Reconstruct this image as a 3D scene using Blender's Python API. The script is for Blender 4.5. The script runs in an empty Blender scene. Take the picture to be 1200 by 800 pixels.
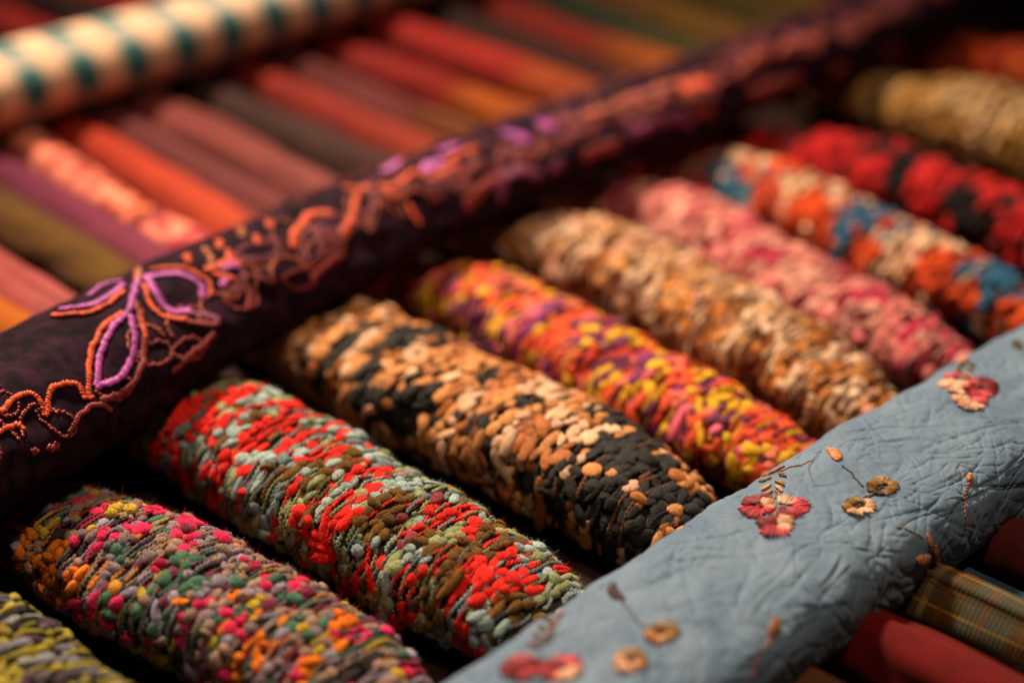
import bpy, math
import numpy as np
from mathutils import Vector, Matrix
from mathutils.bvhtree import BVHTree

rng = np.random.default_rng(11)
scene = bpy.context.scene
col = scene.collection

# ------------------------------------------------------------------ camera
PITCH, AZ = math.radians(28.6), math.radians(42.4)
FPX = 2565.0                                  # focal length in pixels of the 1200 px wide photograph
CAM = np.array([0.7400, -0.8105, 0.572])
cam_d = bpy.data.cameras.new('camera')
cam = bpy.data.objects.new('camera', cam_d)
col.objects.link(cam)
cam.location = CAM
cam.rotation_euler = (math.pi / 2 - PITCH, 0, AZ)
cam_d.sensor_width = 36.0
cam_d.lens = 36.0 * FPX / 1200.0
cam_d.clip_start, cam_d.clip_end = 0.01, 50
cam_d.dof.use_dof = True
cam_d.dof.focus_distance = 0.968
cam_d.dof.aperture_fstop = 2.4
scene.camera = cam
C_R = np.array([math.cos(AZ), math.sin(AZ), 0])
C_FH = np.array([-math.sin(AZ), math.cos(AZ), 0])
C_F = C_FH * math.cos(PITCH) - np.array([0, 0, math.sin(PITCH)])
C_U = C_FH * math.sin(PITCH) + np.array([0, 0, math.cos(PITCH)])

# ------------------------------------------------------------------ light: a warm shop lamp over the stall, plus an added overhead fill
world = bpy.data.worlds.new('World')
scene.world = world
world.use_nodes = True
world.node_tree.nodes['Background'].inputs[0].default_value = (1.0, 0.62, 0.42, 1)
world.node_tree.nodes['Background'].inputs[1].default_value = 0.02


def look(o, target):
    o.rotation_euler = (Vector(target) - o.location).to_track_quat('-Z', 'Y').to_euler()


def spot(name, loc, target, power, color, radius, angle):
    l = bpy.data.lights.new(name, 'SPOT')
    l.energy, l.color, l.shadow_soft_size = power, color, radius
    l.spot_size, l.spot_blend = math.radians(angle), 1.0
    o = bpy.data.objects.new(name, l)
    col.objects.link(o)
    o.location = loc
    look(o, target)


spot('key_fill_spot', (-1.15, 0.34, 1.66), (0.02, -0.14, 0), 420, (1.0, 0.77, 0.54), 0.12, 40)
spot('key_fill_spot', (0.55, 0.0, 2.40), (0.06, -0.14, 0), 95, (1.0, 0.76, 0.52), 0.20, 36)  # added fill from overhead, brightens the sides the key leaves dark
scene.view_settings.view_transform = 'Standard'
scene.view_settings.look = 'None'
scene.view_settings.gamma = 1.0
scene.view_settings.exposure = 0.0
scene.cycles.max_bounces = 6


# ------------------------------------------------------------------ helpers
def lin(c):
    """'#rrggbb' -> linear rgb"""
    v = np.array([int(c[i:i + 2], 16) for i in (1, 3, 5)]) / 255.0
    return np.where(v <= 0.04045, v / 12.92, ((v + 0.055) / 1.055) ** 2.4)


def ray(px, py):
    d = C_F + C_R * (px - 600) / FPX - C_U * (py - 400) / FPX
    return CAM, d / np.linalg.norm(d)


def project(p):
    q = np.atleast_2d(p) - CAM
    f = q @ C_F
    return 600 + FPX * (q @ C_R) / f, 400 - FPX * (q @ C_U) / f, f


def mesh_np(name, V, Fc, colors=None, uv=None, smooth=True):
    """V (n,3); Fc list of index arrays, (m,3) and/or (m,4); colors (n,3); uv (n,2)"""
    me = bpy.data.meshes.new(name)
    V = np.ascontiguousarray(V, dtype=np.float32)
    Fc = [np.asarray(f, dtype=np.int32) for f in Fc if len(f)]
    loops = np.concatenate([f.ravel() for f in Fc])
    tot = np.concatenate([np.full(len(f), f.shape[1], np.int32) for f in Fc])
    start = np.concatenate([[0], np.cumsum(tot)[:-1]]).astype(np.int32)
    me.vertices.add(len(V))
    me.vertices.foreach_set('co', V.ravel())
    me.loops.add(len(loops))
    me.loops.foreach_set('vertex_index', loops)
    me.polygons.add(len(tot))
    me.polygons.foreach_set('loop_start', start)
    me.polygons.foreach_set('loop_total', tot)
    me.update(calc_edges=True)
    me.polygons.foreach_set('use_smooth', np.full(len(tot), smooth))
    if uv is not None:
        l = me.uv_layers.new(name='UVMap')
        l.data.foreach_set('uv', np.ascontiguousarray(np.asarray(uv, np.float32)[loops]).ravel())
    if colors is not None:
        a = me.color_attributes.new('Col', 'FLOAT_COLOR', 'POINT')
        c4 = np.ones((len(V), 4), np.float32)
        c4[:, :3] = colors
        a.data.foreach_set('color', c4.ravel())
    me.validate()
    return me


def link(name, data, mat=None, parent=None):
    o = bpy.data.objects.new(name, data)
    col.objects.link(o)
    if mat is not None and data is not None and not data.materials:
        data.materials.append(mat)
    if parent is not None:
        o.parent = parent
    return o


def tag(o, label=None, cat=None, group=None, kind=None):
    for k, v in (('label', label), ('category', cat), ('group', group), ('kind', kind)):
        if v:
            o[k] = v
    return o


def root(name, loc, label, group=None, cat='scarf'):
    o = link(name, None)
    o.location = loc
    o.empty_display_size = 0.02
    return tag(o, label, cat, group)


class Noise:
    """cheap smooth noise: a sum of random sine waves over n-dimensional points"""
    def __init__(self, seed, dims, scale, octaves=3, waves=7):
        r = np.random.default_rng(seed)
        self.k, self.p, self.a = [], [], []
        for o in range(octaves):
            d = r.normal(size=(waves, dims))
            d /= np.linalg.norm(d, axis=1)[:, None]
            self.k.append(d * (2 * math.pi / scale) * 2 ** o * r.uniform(.6, 1.4, (waves, 1)))
            self.p.append(r.uniform(0, 6.28, waves))
            self.a.append(np.full(waves, 0.5 ** o))
        self.k, self.p, self.a = np.concatenate(self.k), np.concatenate(self.p), np.concatenate(self.a)
        self.a = self.a / np.sqrt((self.a ** 2).sum() / 2)

    def __call__(self, X):
        return np.sin(X @ self.k.T + self.p) @ self.a


# ------------------------------------------------------------------ materials
def new_mat(name):
    m = bpy.data.materials.new(name)
    m.use_nodes = True
    nt = m.node_tree
    return m, nt, nt.nodes['Principled BSDF']


def N(nt, t, **kw):
    n = nt.nodes.new(t)
    for k, v in kw.items():
        if isinstance(k, str) and hasattr(n, k):
            setattr(n, k, v)
        else:
            n.inputs[k].default_value = v
    return n


def yarn_material(name, per_object, rough=0.9, sheen=0.12, spec=0.08):
    m, nt, b = new_mat(name)
    L = nt.links.new
    if per_object:
        src = N(nt, 'ShaderNodeObjectInfo').outputs['Color']
    else:
        src = N(nt, 'ShaderNodeAttribute', attribute_name='Col').outputs['Color']
    geo = N(nt, 'ShaderNodeNewGeometry')
    n1 = N(nt, 'ShaderNodeTexNoise')
    n1.inputs['Scale'].default_value = 420
    n1.inputs['Detail'].default_value = 4
    L(geo.outputs['Position'], n1.inputs['Vector'])
    mr = N(nt, 'ShaderNodeMapRange')
    mr.inputs['From Min'].default_value, mr.inputs['From Max'].default_value = 0.25, 0.75
    mr.inputs['To Min'].default_value, mr.inputs['To Max'].default_value = 0.72, 1.22
    L(n1.outputs['Fac'], mr.inputs['Value'])
    mul = N(nt, 'ShaderNodeVectorMath', operation='SCALE')
    L(src, mul.inputs[0])
    L(mr.outputs[0], mul.inputs['Scale'])
    L(mul.outputs[0], b.inputs['Base Color'])
    uv = N(nt, 'ShaderNodeUVMap')
    mp = N(nt, 'ShaderNodeMapping')
    mp.inputs['Scale'].default_value = (2.0, 15.0, 1)
    L(uv.outputs[0], mp.inputs[0])
    n2 = N(nt, 'ShaderNodeTexNoise')
    n2.inputs['Scale'].default_value = 1.0
    n2.inputs['Detail'].default_value = 3
    L(mp.outputs[0], n2.inputs['Vector'])
    bp = N(nt, 'ShaderNodeBump')
    bp.inputs['Strength'].default_value = 0.9
    bp.inputs['Distance'].default_value = 0.0011
    L(n2.outputs['Fac'], bp.inputs['Height'])
    n3 = N(nt, 'ShaderNodeTexNoise')
    n3.inputs['Scale'].default_value = 900
    n3.inputs['Detail'].default_value = 3
    L(geo.outputs['Position'], n3.inputs['Vector'])
    bp2 = N(nt, 'ShaderNodeBump')
    bp2.inputs['Strength'].default_value = 0.7 if rough > .7 else 0.4
    bp2.inputs['Distance'].default_value = 0.0009
    L(n3.outputs['Fac'], bp2.inputs['Height'])
    L(bp.outputs[0], bp2.inputs['Normal'])
    L(bp2.outputs[0], b.inputs['Normal'])
    b.inputs['Roughness'].default_value = rough
    b.inputs['Specular IOR Level'].default_value = spec
    b.inputs['Sheen Weight'].default_value = sheen
    b.inputs['Sheen Roughness'].default_value = 0.5
    return m


def plain_yarn(name, color, rough=0.6, spec=0.35, sheen=0.1, stitched=False):
    m, nt, b = new_mat(name)
    b.inputs['Roughness'].default_value = rough
    b.inputs['Specular IOR Level'].default_value = spec
    b.inputs['Sheen Weight'].default_value = sheen
    geo = N(nt, 'ShaderNodeNewGeometry')
    n1 = N(nt, 'ShaderNodeTexNoise')
    n1.inputs['Scale'].default_value = 500
    nt.links.new(geo.outputs['Position'], n1.inputs['Vector'])
    r = N(nt, 'ShaderNodeValToRGB')
    c = np.array(color)
    r.color_ramp.elements[0].color = (*(c * 0.7), 1)
    r.color_ramp.elements[1].color = (*np.minimum(c * 1.25, 1), 1)
    r.color_ramp.elements[0].position, r.color_ramp.elements[1].position = 0.3, 0.7
    nt.links.new(n1.outputs['Fac'], r.inputs[0])
    out = r.outputs[0]
    if stitched:
        at = N(nt, 'ShaderNodeAttribute', attribute_name='Col')
        mu = N(nt, 'ShaderNodeVectorMath', operation='MULTIPLY')
        nt.links.new(out, mu.inputs[0])
        nt.links.new(at.outputs['Color'], mu.inputs[1])
        out = mu.outputs[0]
    nt.links.new(out, b.inputs['Base Color'])
    return m


def cloth_material(name, stops, axis='X', span=(0, 1), weave=900, rough=0.8, sheen=0.08, stripes=None, blotch=None):
    """woven cloth; stops = [(pos along the roll in metres, colour)]"""
    m, nt, b = new_mat(name)
    L = nt.links.new
    tc = N(nt, 'ShaderNodeTexCoord')
    sep = N(nt, 'ShaderNodeSeparateXYZ')
    L(tc.outputs['Object'], sep.inputs[0])
    out = None
    mr = N(nt, 'ShaderNodeMapRange')
    mr.inputs['From Min'].default_value, mr.inputs['From Max'].default_value = span
    L(sep.outputs[axis], mr.inputs['Value'])
    rp = N(nt, 'ShaderNodeValToRGB')
    el = rp.color_ramp.elements
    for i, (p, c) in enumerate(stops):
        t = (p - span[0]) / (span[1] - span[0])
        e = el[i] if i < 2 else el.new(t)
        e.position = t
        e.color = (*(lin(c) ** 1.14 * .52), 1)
    if len(stops) == 1:
        el[1].position, el[1].color = 1.0, el[0].color
    L(mr.outputs[0], rp.inputs[0])
    out = rp.outputs[0]
    if blotch:                                  # printed blotches of a second colour
        nb = N(nt, 'ShaderNodeTexNoise')
        nb.inputs['Scale'].default_value = blotch[1]
        nb.inputs['Detail'].default_value = 1
        L(tc.outputs['Object'], nb.inputs['Vector'])
        rb = N(nt, 'ShaderNodeValToRGB')
        rb.color_ramp.elements[0].position, rb.color_ramp.elements[1].position = 0.48, 0.56
        L(nb.outputs['Fac'], rb.inputs[0])
        mx = N(nt, 'ShaderNodeMixRGB')
        L(rb.outputs[0], mx.inputs[0])
        L(out, mx.inputs[1])
        mx.inputs[2].default_value = (*lin(blotch[0]), 1)
        out = mx.outputs[0]
    if stripes:                                 # plaid: list of (coordinate, period, duty, colour, strength); UV.y is around the roll
        uv = N(nt, 'ShaderNodeUVMap')
        su = N(nt, 'ShaderNodeSeparateXYZ')
        L(uv.outputs[0], su.inputs[0])
        for (ax, per, duty, c, st, ph) in stripes:
            a = N(nt, 'ShaderNodeMath', operation='MULTIPLY_ADD')
            L(su.outputs[ax], a.inputs[0])
            a.inputs[1].default_value, a.inputs[2].default_value = 1.0 / per, ph
            fr = N(nt, 'ShaderNodeMath', operation='FRACT')
            L(a.outputs[0], fr.inputs[0])
            ls = N(nt, 'ShaderNodeMath', operation='LESS_THAN')
            L(fr.outputs[0], ls.inputs[0])
            ls.inputs[1].default_value = duty
            ml = N(nt, 'ShaderNodeMath', operation='MULTIPLY')
            L(ls.outputs[0], ml.inputs[0])
            ml.inputs[1].default_value = st
            mx = N(nt, 'ShaderNodeMixRGB')
            L(ml.outputs[0], mx.inputs[0])
            L(out, mx.inputs[1])
            mx.inputs[2].default_value = (*lin(c), 1)
            out = mx.outputs[0]
    n1 = N(nt, 'ShaderNodeTexNoise')
    n1.inputs['Scale'].default_value = 60
    n1.inputs['Detail'].default_value = 6
    L(tc.outputs['Object'], n1.inputs['Vector'])
    mr2 = N(nt, 'ShaderNodeMapRange')
    mr2.inputs['From Min'].default_value, mr2.inputs['From Max'].default_value = 0.3, 0.7
    mr2.inputs['To Min'].default_value, mr2.inputs['To Max'].default_value = 0.8, 1.15
    L(n1.outputs['Fac'], mr2.inputs['Value'])
    sc = N(nt, 'ShaderNodeVectorMath', operation='SCALE')
    L(out, sc.inputs[0])
    L(mr2.outputs[0], sc.inputs['Scale'])
    L(sc.outputs[0], b.inputs['Base Color'])
    w = N(nt, 'ShaderNodeTexWave', wave_type='BANDS', bands_direction=axis)
    w.inputs['Scale'].default_value = weave / 6.28
    w.inputs['Distortion'].default_value = 1.5
    L(tc.outputs['Object'], w.inputs['Vector'])
    bp = N(nt, 'ShaderNodeBump')
    bp.inputs['Strength'].default_value = 0.35
    bp.inputs['Distance'].default_value = 0.0005
    L(w.outputs['Fac'], bp.inputs['Height'])
    L(bp.outputs[0], b.inputs['Normal'])
    b.inputs['Roughness'].default_value = rough
    b.inputs['Specular IOR Level'].default_value = 0.1
    b.inputs['Sheen Weight'].default_value = sheen
    return m


M_YARN_PART = yarn_material('dyed_yarn', True)
M_YARN = yarn_material('dyed_yarn_mass', False)
M_RIBBON_PART = yarn_material('ribbon_yarn', True, rough=0.6, sheen=0.08, spec=0.22)
M_RIBBON = yarn_material('ribbon_yarn_mass', False, rough=0.6, sheen=0.08, spec=0.22)

# ------------------------------------------------------------------ tabletop
mt, nt, b = new_mat('dark_table_cloth')
tcn = N(nt, 'ShaderNodeTexCoord')
nz = N(nt, 'ShaderNodeTexNoise')
nz.inputs['Scale'].default_value = 90
nz.inputs['Detail'].default_value = 6
nt.links.new(tcn.outputs['Object'], nz.inputs['Vector'])
rp = N(nt, 'ShaderNodeValToRGB')
rp.color_ramp.elements[0].color = (0.008, 0.004, 0.004, 1)
rp.color_ramp.elements[1].color = (0.030, 0.011, 0.009, 1)
nt.links.new(nz.outputs['Fac'], rp.inputs[0])
nt.links.new(rp.outputs[0], b.inputs['Base Color'])
b.inputs['Roughness'].default_value = 0.9
b.inputs['Specular IOR Level'].default_value = 0.1
gx, gy = np.meshgrid(np.linspace(-2.2, 1.0, 81), np.linspace(-1.4, 2.2, 91), indexing='ij')
gz = Noise(3, 2, .12)(np.stack([gx.ravel(), gy.ravel()], 1)).reshape(gx.shape) * 0.0006 - 0.0012
idx = np.arange(81 * 91).reshape(81, 91)
quads = np.stack([idx[:-1, :-1], idx[1:, :-1], idx[1:, 1:], idx[:-1, 1:]], -1).reshape(-1, 4)
tag(link('tabletop', mesh_np('tabletop', np.stack([gx, gy, gz], -1).reshape(-1, 3), [quads]), mt),
    'dark brown cloth covered tabletop under the scarves', kind='structure')

# ------------------------------------------------------------------ yarn template
def ellipsoid_template(ns, nr, seed, lump=0.14, bend=0.0, p=2.4, q_=0.5):
    r = np.random.default_rng(seed)
    ph = r.uniform(0, 6.28, 6)
    t = np.linspace(0, math.pi, nr + 2)
    u = -np.cos(t)
    rad = (1 - np.abs(u) ** p) ** q_
    V, UV = [(-1, 0, 0)], [(0, .5)]
    for i in range(1, nr + 1):
        for j in range(ns):
            a = 2 * math.pi * j / ns
            k = rad[i] * (1 + lump * (math.sin(2 * a + ph[0] + 1.5 * u[i]) * .6 + math.sin(3 * a + ph[1] - 3 * u[i]) * .4
                                      + math.sin(4 * u[i] + ph[2]) * .5))
            off = lump * .6 * math.sin(3 * u[i] + ph[3])
            V.append((u[i], k * math.cos(a) + off, k * math.sin(a)))
            UV.append(((u[i] + 1) / 2, j / ns + .4 * u[i]))
    V.append((1, 0, 0))
    UV.append((1, .5))
    V = np.array(V)
    V[:, 2] -= bend * V[:, 0] ** 2
    F = []
    for j in range(ns):
        F.append((0, 1 + (j + 1) % ns, 1 + j))
        for i in range(nr - 1):
            q = 1 + i * ns
            F.append((q + j, q + (j + 1) % ns, q + ns + (j + 1) % ns))
            F.append((q + j, q + ns + (j + 1) % ns, q + ns + j))
        q = 1 + (nr - 1) * ns
        F.append((q + j, q + (j + 1) % ns, len(V) - 1))
    return V, np.array(F), np.array(UV)


SLUB = [ellipsoid_template(9, 5, s, lump=0.16, bend=0.20, p=2.0, q_=.62) for s in range(8)]
BEAD = [ellipsoid_template(5, 2, 100 + s, lump=0.05) for s in range(2)]


def fuse(items, templates):
    """items: dict of arrays C,T,B,N,L,W,H,col -> V,F,colors,uv"""
    Vs, Fs, Cs, Us = [], [], [], []
    n = len(items['C'])
    var = np.random.default_rng(5).integers(0, len(templates), n)
    base = 0
    for v, (tv, tf, tu) in enumerate(templates):
        k = np.where(var == v)[0]
        if not len(k):
            continue
        V = (items['C'][k][:, None, :] + tv[None, :, 0:1] * (items['L'][k, None] * items['T'][k])[:, None, :]
             + tv[None, :, 1:2] * (items['W'][k, None] * items['B'][k])[:, None, :]
             + tv[None, :, 2:3] * (items['H'][k, None] * items['N'][k])[:, None, :])
        Vs.append(V.reshape(-1, 3))
        Fs.append((tf[None] + (np.arange(len(k)) * len(tv))[:, None, None] + base).reshape(-1, 3))
        Cs.append(np.repeat(items['col'][k], len(tv), 0))
        Us.append(np.tile(tu, (len(k), 1)))
        base += len(k) * len(tv)
    return np.concatenate(Vs), np.concatenate(Fs), np.concatenate(Cs), np.concatenate(Us)


# ------------------------------------------------------------------ chunky woven scarves
class Tongue:
    """soft folded scarf lying along X: xs, profile of centre line, half width and height"""
    def __init__(self, yc0, yc1, a, h, shift, seed, back=-0.095, front=0.315):
        s = shift
        kx = np.array([back, -.085, -.045 + s * .5, -.022 + s, 0.0 + s, .03 + s, .07 + s, .14, .178, .205, .226, .242, .257, front])
        kh = np.array([.20, .52, .58, .70, .87, 1.0, 1.02, 1.0, .97, .89, .74, .50, .28, .20])
        kw = np.array([.35, .60, .64, .73, .87, 1.0, 1.02, 1.0, .97, .92, .84, .72, .60, .4])
        x = np.linspace(back, front, 400)
        g = np.exp(-np.linspace(-2, 2, 25) ** 2)
        g /= g.sum()

        def sm(k):
            v = np.interp(x, kx, k)
            return np.convolve(np.pad(v, 12, mode='edge'), g, mode='valid')
        self.x, self.a_, self.h_ = x, sm(kw) * a, sm(kh) * h
        r = np.random.default_rng(seed)
        self.y_ = np.interp(x, [0.02, .22], [yc0, yc1]) + .0028 * np.sin(x * r.uniform(16, 30) + r.uniform(0, 6))
        self.n = Noise(seed, 2, .05, 2)
        self.back, self.front = back, front

    def __call__(self, x, th):
        a, h, y = np.interp(x, self.x, self.a_), np.interp(x, self.x, self.h_), np.interp(x, self.x, self.y_)
        c, s = np.cos(th), np.sin(th)
        k = 1 + 0.038 * self.n(np.stack([x, th * .03], -1).reshape(-1, 2)).reshape(np.shape(x))
        e = 0.80
        return np.stack([x, y + a * k * np.sign(c) * np.abs(c) ** e, h / 2 + h / 2 * np.where(s > 0, k, 1) * np.sign(s) * np.abs(s) ** e], -1)

    def frame(self, x, th):
        d = 1e-3
        p = self(x, th)
        t = self(x, th + d) - self(x, th - d)
        u = self(x + d, th) - self(x - d, th)
        t /= np.linalg.norm(t, axis=-1, keepdims=True) + 1e-12
        nrm = np.cross(t, u)
        nrm /= np.linalg.norm(nrm, axis=-1, keepdims=True) + 1e-12
        return p, t, nrm

    def core(self, shrink=.0012):
        xs = np.linspace(self.back, self.front, 90)
        ths = np.linspace(0, 2 * math.pi, 49)[:-1]
        X, T = np.meshgrid(xs, ths, indexing='ij')
        P, _, Nn = self.frame(X, T)
        P = P - Nn * shrink
        nx, nth = X.shape
        P = P.reshape(-1, 3)
        i = np.arange(nx * nth).reshape(nx, nth)
        q = np.stack([i[:-1], np.roll(i, -1, 1)[:-1], np.roll(i, -1, 1)[1:], i[1:]], -1).reshape(-1, 4)
        c0, c1 = P[:nth].mean(0), P[-nth:].mean(0)
        V = np.vstack([P, c0, c1])
        t0 = np.stack([np.roll(i[0], -1), i[0], np.full(nth, len(P))], -1)
        t1 = np.stack([i[-1], np.roll(i[-1], -1), np.full(nth, len(P) + 1)], -1)
        return V, q, np.vstack([t0, t1])


def woven_scarf(label, yc, a, h, shift, seed, pal, core_col, patches=(), pitch=.0047, Lr=(.0026, .0048), Wr=(.8, 1.25),
                thick=.8, tilt=.25, vknit=0.0, thin=0.25, strands=0.5, strand_pal=None, keep=0.45, parts=300, ribbon=False,
                fuzz=2500, loc_x=0.0, fid=.82, psc=1.0):
    r = np.random.default_rng(seed)
    S = Tongue(yc[0], yc[1], a * 1.07, h * .90, shift, seed)
    base = np.array([loc_x + 0.08, (yc[0] + yc[1]) / 2, 0.0])
    o = root('woven_scarf', base, label, 'chunky woven scarves laid side by side')
    V, q, t = S.core()
    core = link('folded_cloth', mesh_np('folded_cloth', V - base, [q, t]), plain_yarn('woven_ground', lin(core_col), rough=.9, spec=.1), o)
    bvh = BVHTree.FromPolygons([tuple(v) for v in V], [tuple(f) for f in q.tolist()])
    names = [n for n, _ in pal['mix']]
    wts = np.array([w for _, w in pal['mix']], float)
    wts /= wts.sum()
    # colour patches of the cloth: seen in the photograph, set on the cloth surface
    PP, PR, PN = [], [], []
    for (px, py, pr, nm) in patches:
        ro, rd = ray(px, py)
        hit = bvh.ray_cast(Vector(ro), Vector(rd))
        if hit[0] is None:
            continue
        PP.append(np.array(hit[0]))
        PR.append(psc * pr * (np.array(hit[0]) - CAM) @ C_F / FPX * 1.05)
        PN.append(nm)
    PP, PR = np.array(PP).reshape(-1, 3), np.array(PR)
    cn = {n: lin(pal[n]) for n in pal if n != 'mix'}

    def pick(pos, prev):
        if len(PP):
            d = np.linalg.norm((PP - pos) * np.array([1.15, 1, 1]), axis=1) / PR
            i = d.argmin()
            if d[i] < 1.0 + r.normal() * .18 and r.random() < fid:
                return PN[i]
        if prev is not None and r.random() < keep:
            return prev
        return names[r.choice(len(names), p=wts)]

    xs0, xs1 = S.back + .006, S.front - .01
    x_ring = np.arange(xs0, xs1, pitch)
    thg = np.linspace(-.62, math.pi + .75, 240)
    slub = {k: [] for k in 'xtLWHcaz'}
    bead = {k: [] for k in 'xtLWHca'}
    wob = Noise(seed + 7, 2, .032, 2)
    for k, xr in enumerate(x_ring):
        pts = S(np.full(240, xr), thg)
        arc = np.concatenate([[0], np.cumsum(np.linalg.norm(np.diff(pts, axis=0), axis=1))])
        s, prev = r.uniform(0, .005), None
        while s < arc[-1]:
            half = r.uniform(*Lr) * math.exp(r.normal() * .22) * (1.4 if r.random() < .1 else 1)
            if r.random() < thin:                      # a thin twisted stretch of yarn
                n = r.integers(3, 7)
                th = np.interp(s, arc, thg)
                cpos = pts[min(np.searchsorted(arc, s), 239)]
                prev = pick(cpos, prev) if strand_pal is None or r.random() < .5 else strand_pal[r.integers(len(strand_pal))]
                for i in range(n):
                    for sg in (-1, 1):
                        ss = s + i * .0021 + (sg > 0) * .001
                        if ss > arc[-1]:
                            break
                        bead['x'].append(xr + sg * .00035 + .0009 * wob(np.array([[xr, ss]]))[0])
                        bead['t'].append(np.interp(ss, arc, thg))
                        bead['L'].append(r.uniform(.0013, .0017))
                        bead['W'].append(r.uniform(.0008, .0011))
                        bead['H'].append(.001)
                        bead['c'].append(cn[prev] * r.uniform(.8, 1.15))
                        bead['a'].append(.55 + r.normal() * .1)
                s += n * .0021 + .0006
                continue
            sc = s + half * .85
            if sc > arc[-1]:
                break
            i = min(np.searchsorted(arc, sc), 239)
            prev = pick(pts[i], prev)
            w = pitch * .5 * r.uniform(*Wr) * math.exp(r.normal() * .2)
            slub['x'].append(xr + .0015 * wob(np.array([[xr, sc]]))[0] + r.normal() * pitch * .16)
            slub['t'].append(np.interp(sc, arc, thg))
            slub['L'].append(half)
            slub['W'].append(w)
            slub['H'].append(w * thick * r.uniform(.85, 1.15))
            slub['c'].append(cn[prev] * r.uniform(.78, 1.18) * (1 + r.normal(size=3) * .03))
            slub['a'].append(r.normal() * tilt + vknit * (1 if k % 2 else -1))
            slub['z'].append(r.normal() * .0006)
            s += half * 1.36
        # thin plied strands lie between the thick yarns
        sp = .0011 if parts else .002
        s0 = r.uniform(0, .01)
        while s0 < arc[-1]:
            s1 = min(arc[-1], s0 + r.uniform(.006, .03))
            if r.random() < strands:
                nm_ = strand_pal or names
                c = cn[nm_[r.integers(len(nm_))]]
                ssv = np.arange(s0, s1, sp)
                wv = wob(np.stack([np.full(len(ssv), xr), ssv * .8], 1)) if len(ssv) else []
                for i, ss in enumerate(ssv):
                    bead['x'].append(xr + pitch * .5 + (.0002 if i % 2 else -.0002) + .0013 * wv[i])
                    bead['t'].append(np.interp(ss, arc, thg))
                    bead['L'].append(sp * 1.25)
                    bead['W'].append(.0007)
                    bead['H'].append(.0009)
                    bead['c'].append(c * r.uniform(.75, 1.15))
                    bead['a'].append(.6)
            s0 = s1

    def build(d, lift):
        x, th = np.array(d['x']), np.array(d['t'])
        P, T, Nn = S.frame(x, th)
        B = np.cross(Nn, T)
        a_ = np.array(d['a'])[:, None]
        T2 = T * np.cos(a_) + B * np.sin(a_)
        B2 = np.cross(Nn, T2)
        z = np.array(d.get('z', np.zeros(len(x))))[:, None]
        return dict(C=P + Nn * (lift + z), T=T2, B=B2, N=Nn, L=np.array(d['L']), W=np.array(d['W']), H=np.array(d['H']),
                    col=np.clip(np.array(d['c']), 0, 1))
    it = build(slub, .0004)
    # the yarn lumps that show largest become parts of their own
    px, py, dep = project(it['C'])
    view = CAM - it['C']
    view /= np.linalg.norm(view, axis=1)[:, None]
    fac = (view * it['N']).sum(1)
    score = it['L'] * it['W'] / dep ** 2 * np.clip(fac, 0, 1)
    ok = (fac > .18) & (px > 4) & (px < 1196) & (py > 4) & (py < 796) & (it['C'][:, 0] > .012 + shift) & (it['C'][:, 0] < .236)
    score[~ok] = -1
    order = np.argsort(-score)[:parts]
    order = order[score[order] > 0]
    mp, mm = (M_RIBBON_PART, M_RIBBON) if ribbon else (M_YARN_PART, M_YARN)
    for k in order:
        me = SLUB_MESH[k % len(SLUB_MESH)] if not ribbon else RIBBON_MESH[k % len(RIBBON_MESH)]
        y = link('yarn_slub', me, mp, o)
        m = np.eye(4)
        m[:3, 0], m[:3, 1], m[:3, 2] = it['T'][k] * it['L'][k], it['B'][k] * it['W'][k], it['N'][k] * it['H'][k]
        m[:3, 3] = it['C'][k] - base
        y.matrix_local = Matrix(m.tolist())
        y.color = (*it['col'][k], 1)
    rest = np.setdiff1d(np.arange(len(it['C'])), order)
    sub = {k: v[rest] for k, v in it.items()}
    V, Fc, cc, uv = fuse(sub, SLUB)
    tag(link('slub_weave', mesh_np('slub_weave', V - base, [Fc], cc, uv), mm, o), kind='stuff')
    if len(bead['x']):
        V, Fc, cc, uv = fuse(build(bead, .0007), BEAD)
        tag(link('twisted_strands', mesh_np('twisted_strands', V - base, [Fc], cc, uv), mm, o), kind='stuff')
    if fuzz:                                            # fine loose fibres standing off the yarn
        k = r.integers(0, len(it['C']), fuzz)
        u_, v_ = r.uniform(-.85, .85, (fuzz, 1)), r.uniform(-.8, .8, (fuzz, 1))
        c0 = it['C'][k] + it['T'][k] * u_ * it['L'][k][:, None] + it['B'][k] * v_ * it['W'][k][:, None] + it['N'][k] * it['H'][k][:, None] * (np.sqrt(np.clip(1 - u_ ** 2 - v_ ** 2, .05, 1)) - .22 * u_ ** 2) * .9
        d = it['N'][k] * r.uniform(.15, .9, (fuzz, 1)) + r.normal(size=(fuzz, 3)) * .7
        d /= np.linalg.norm(d, axis=1)[:, None]
        ln = r.uniform(.0008, .0028, (fuzz, 1)) * np.where(r.random((fuzz, 1)) < .04, 2.2, 1)
        side = np.cross(d, r.normal(size=(fuzz, 3)))
        side *= .00006 / np.linalg.norm(side, axis=1)[:, None]
        bendv = r.normal(size=(fuzz, 3)) * .0004
        V = np.stack([c0 - side, c0 + side, c0 + d * ln * .6 + side * .7, c0 + d * ln * .6 - side * .7, c0 + d * ln + bendv], 1).reshape(-1, 3)
        i = np.arange(fuzz) * 5
        tag(link('loose_fibres', mesh_np('loose_fibres', V - base, [np.stack([i, i + 1, i + 2, i + 3], 1), np.stack([i + 3, i + 2, i + 4], 1)],
                 np.repeat(it['col'][k], 5, 0), np.tile([[.5, .5]], (len(V), 1))), mm, o), kind='stuff')
    return o


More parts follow.
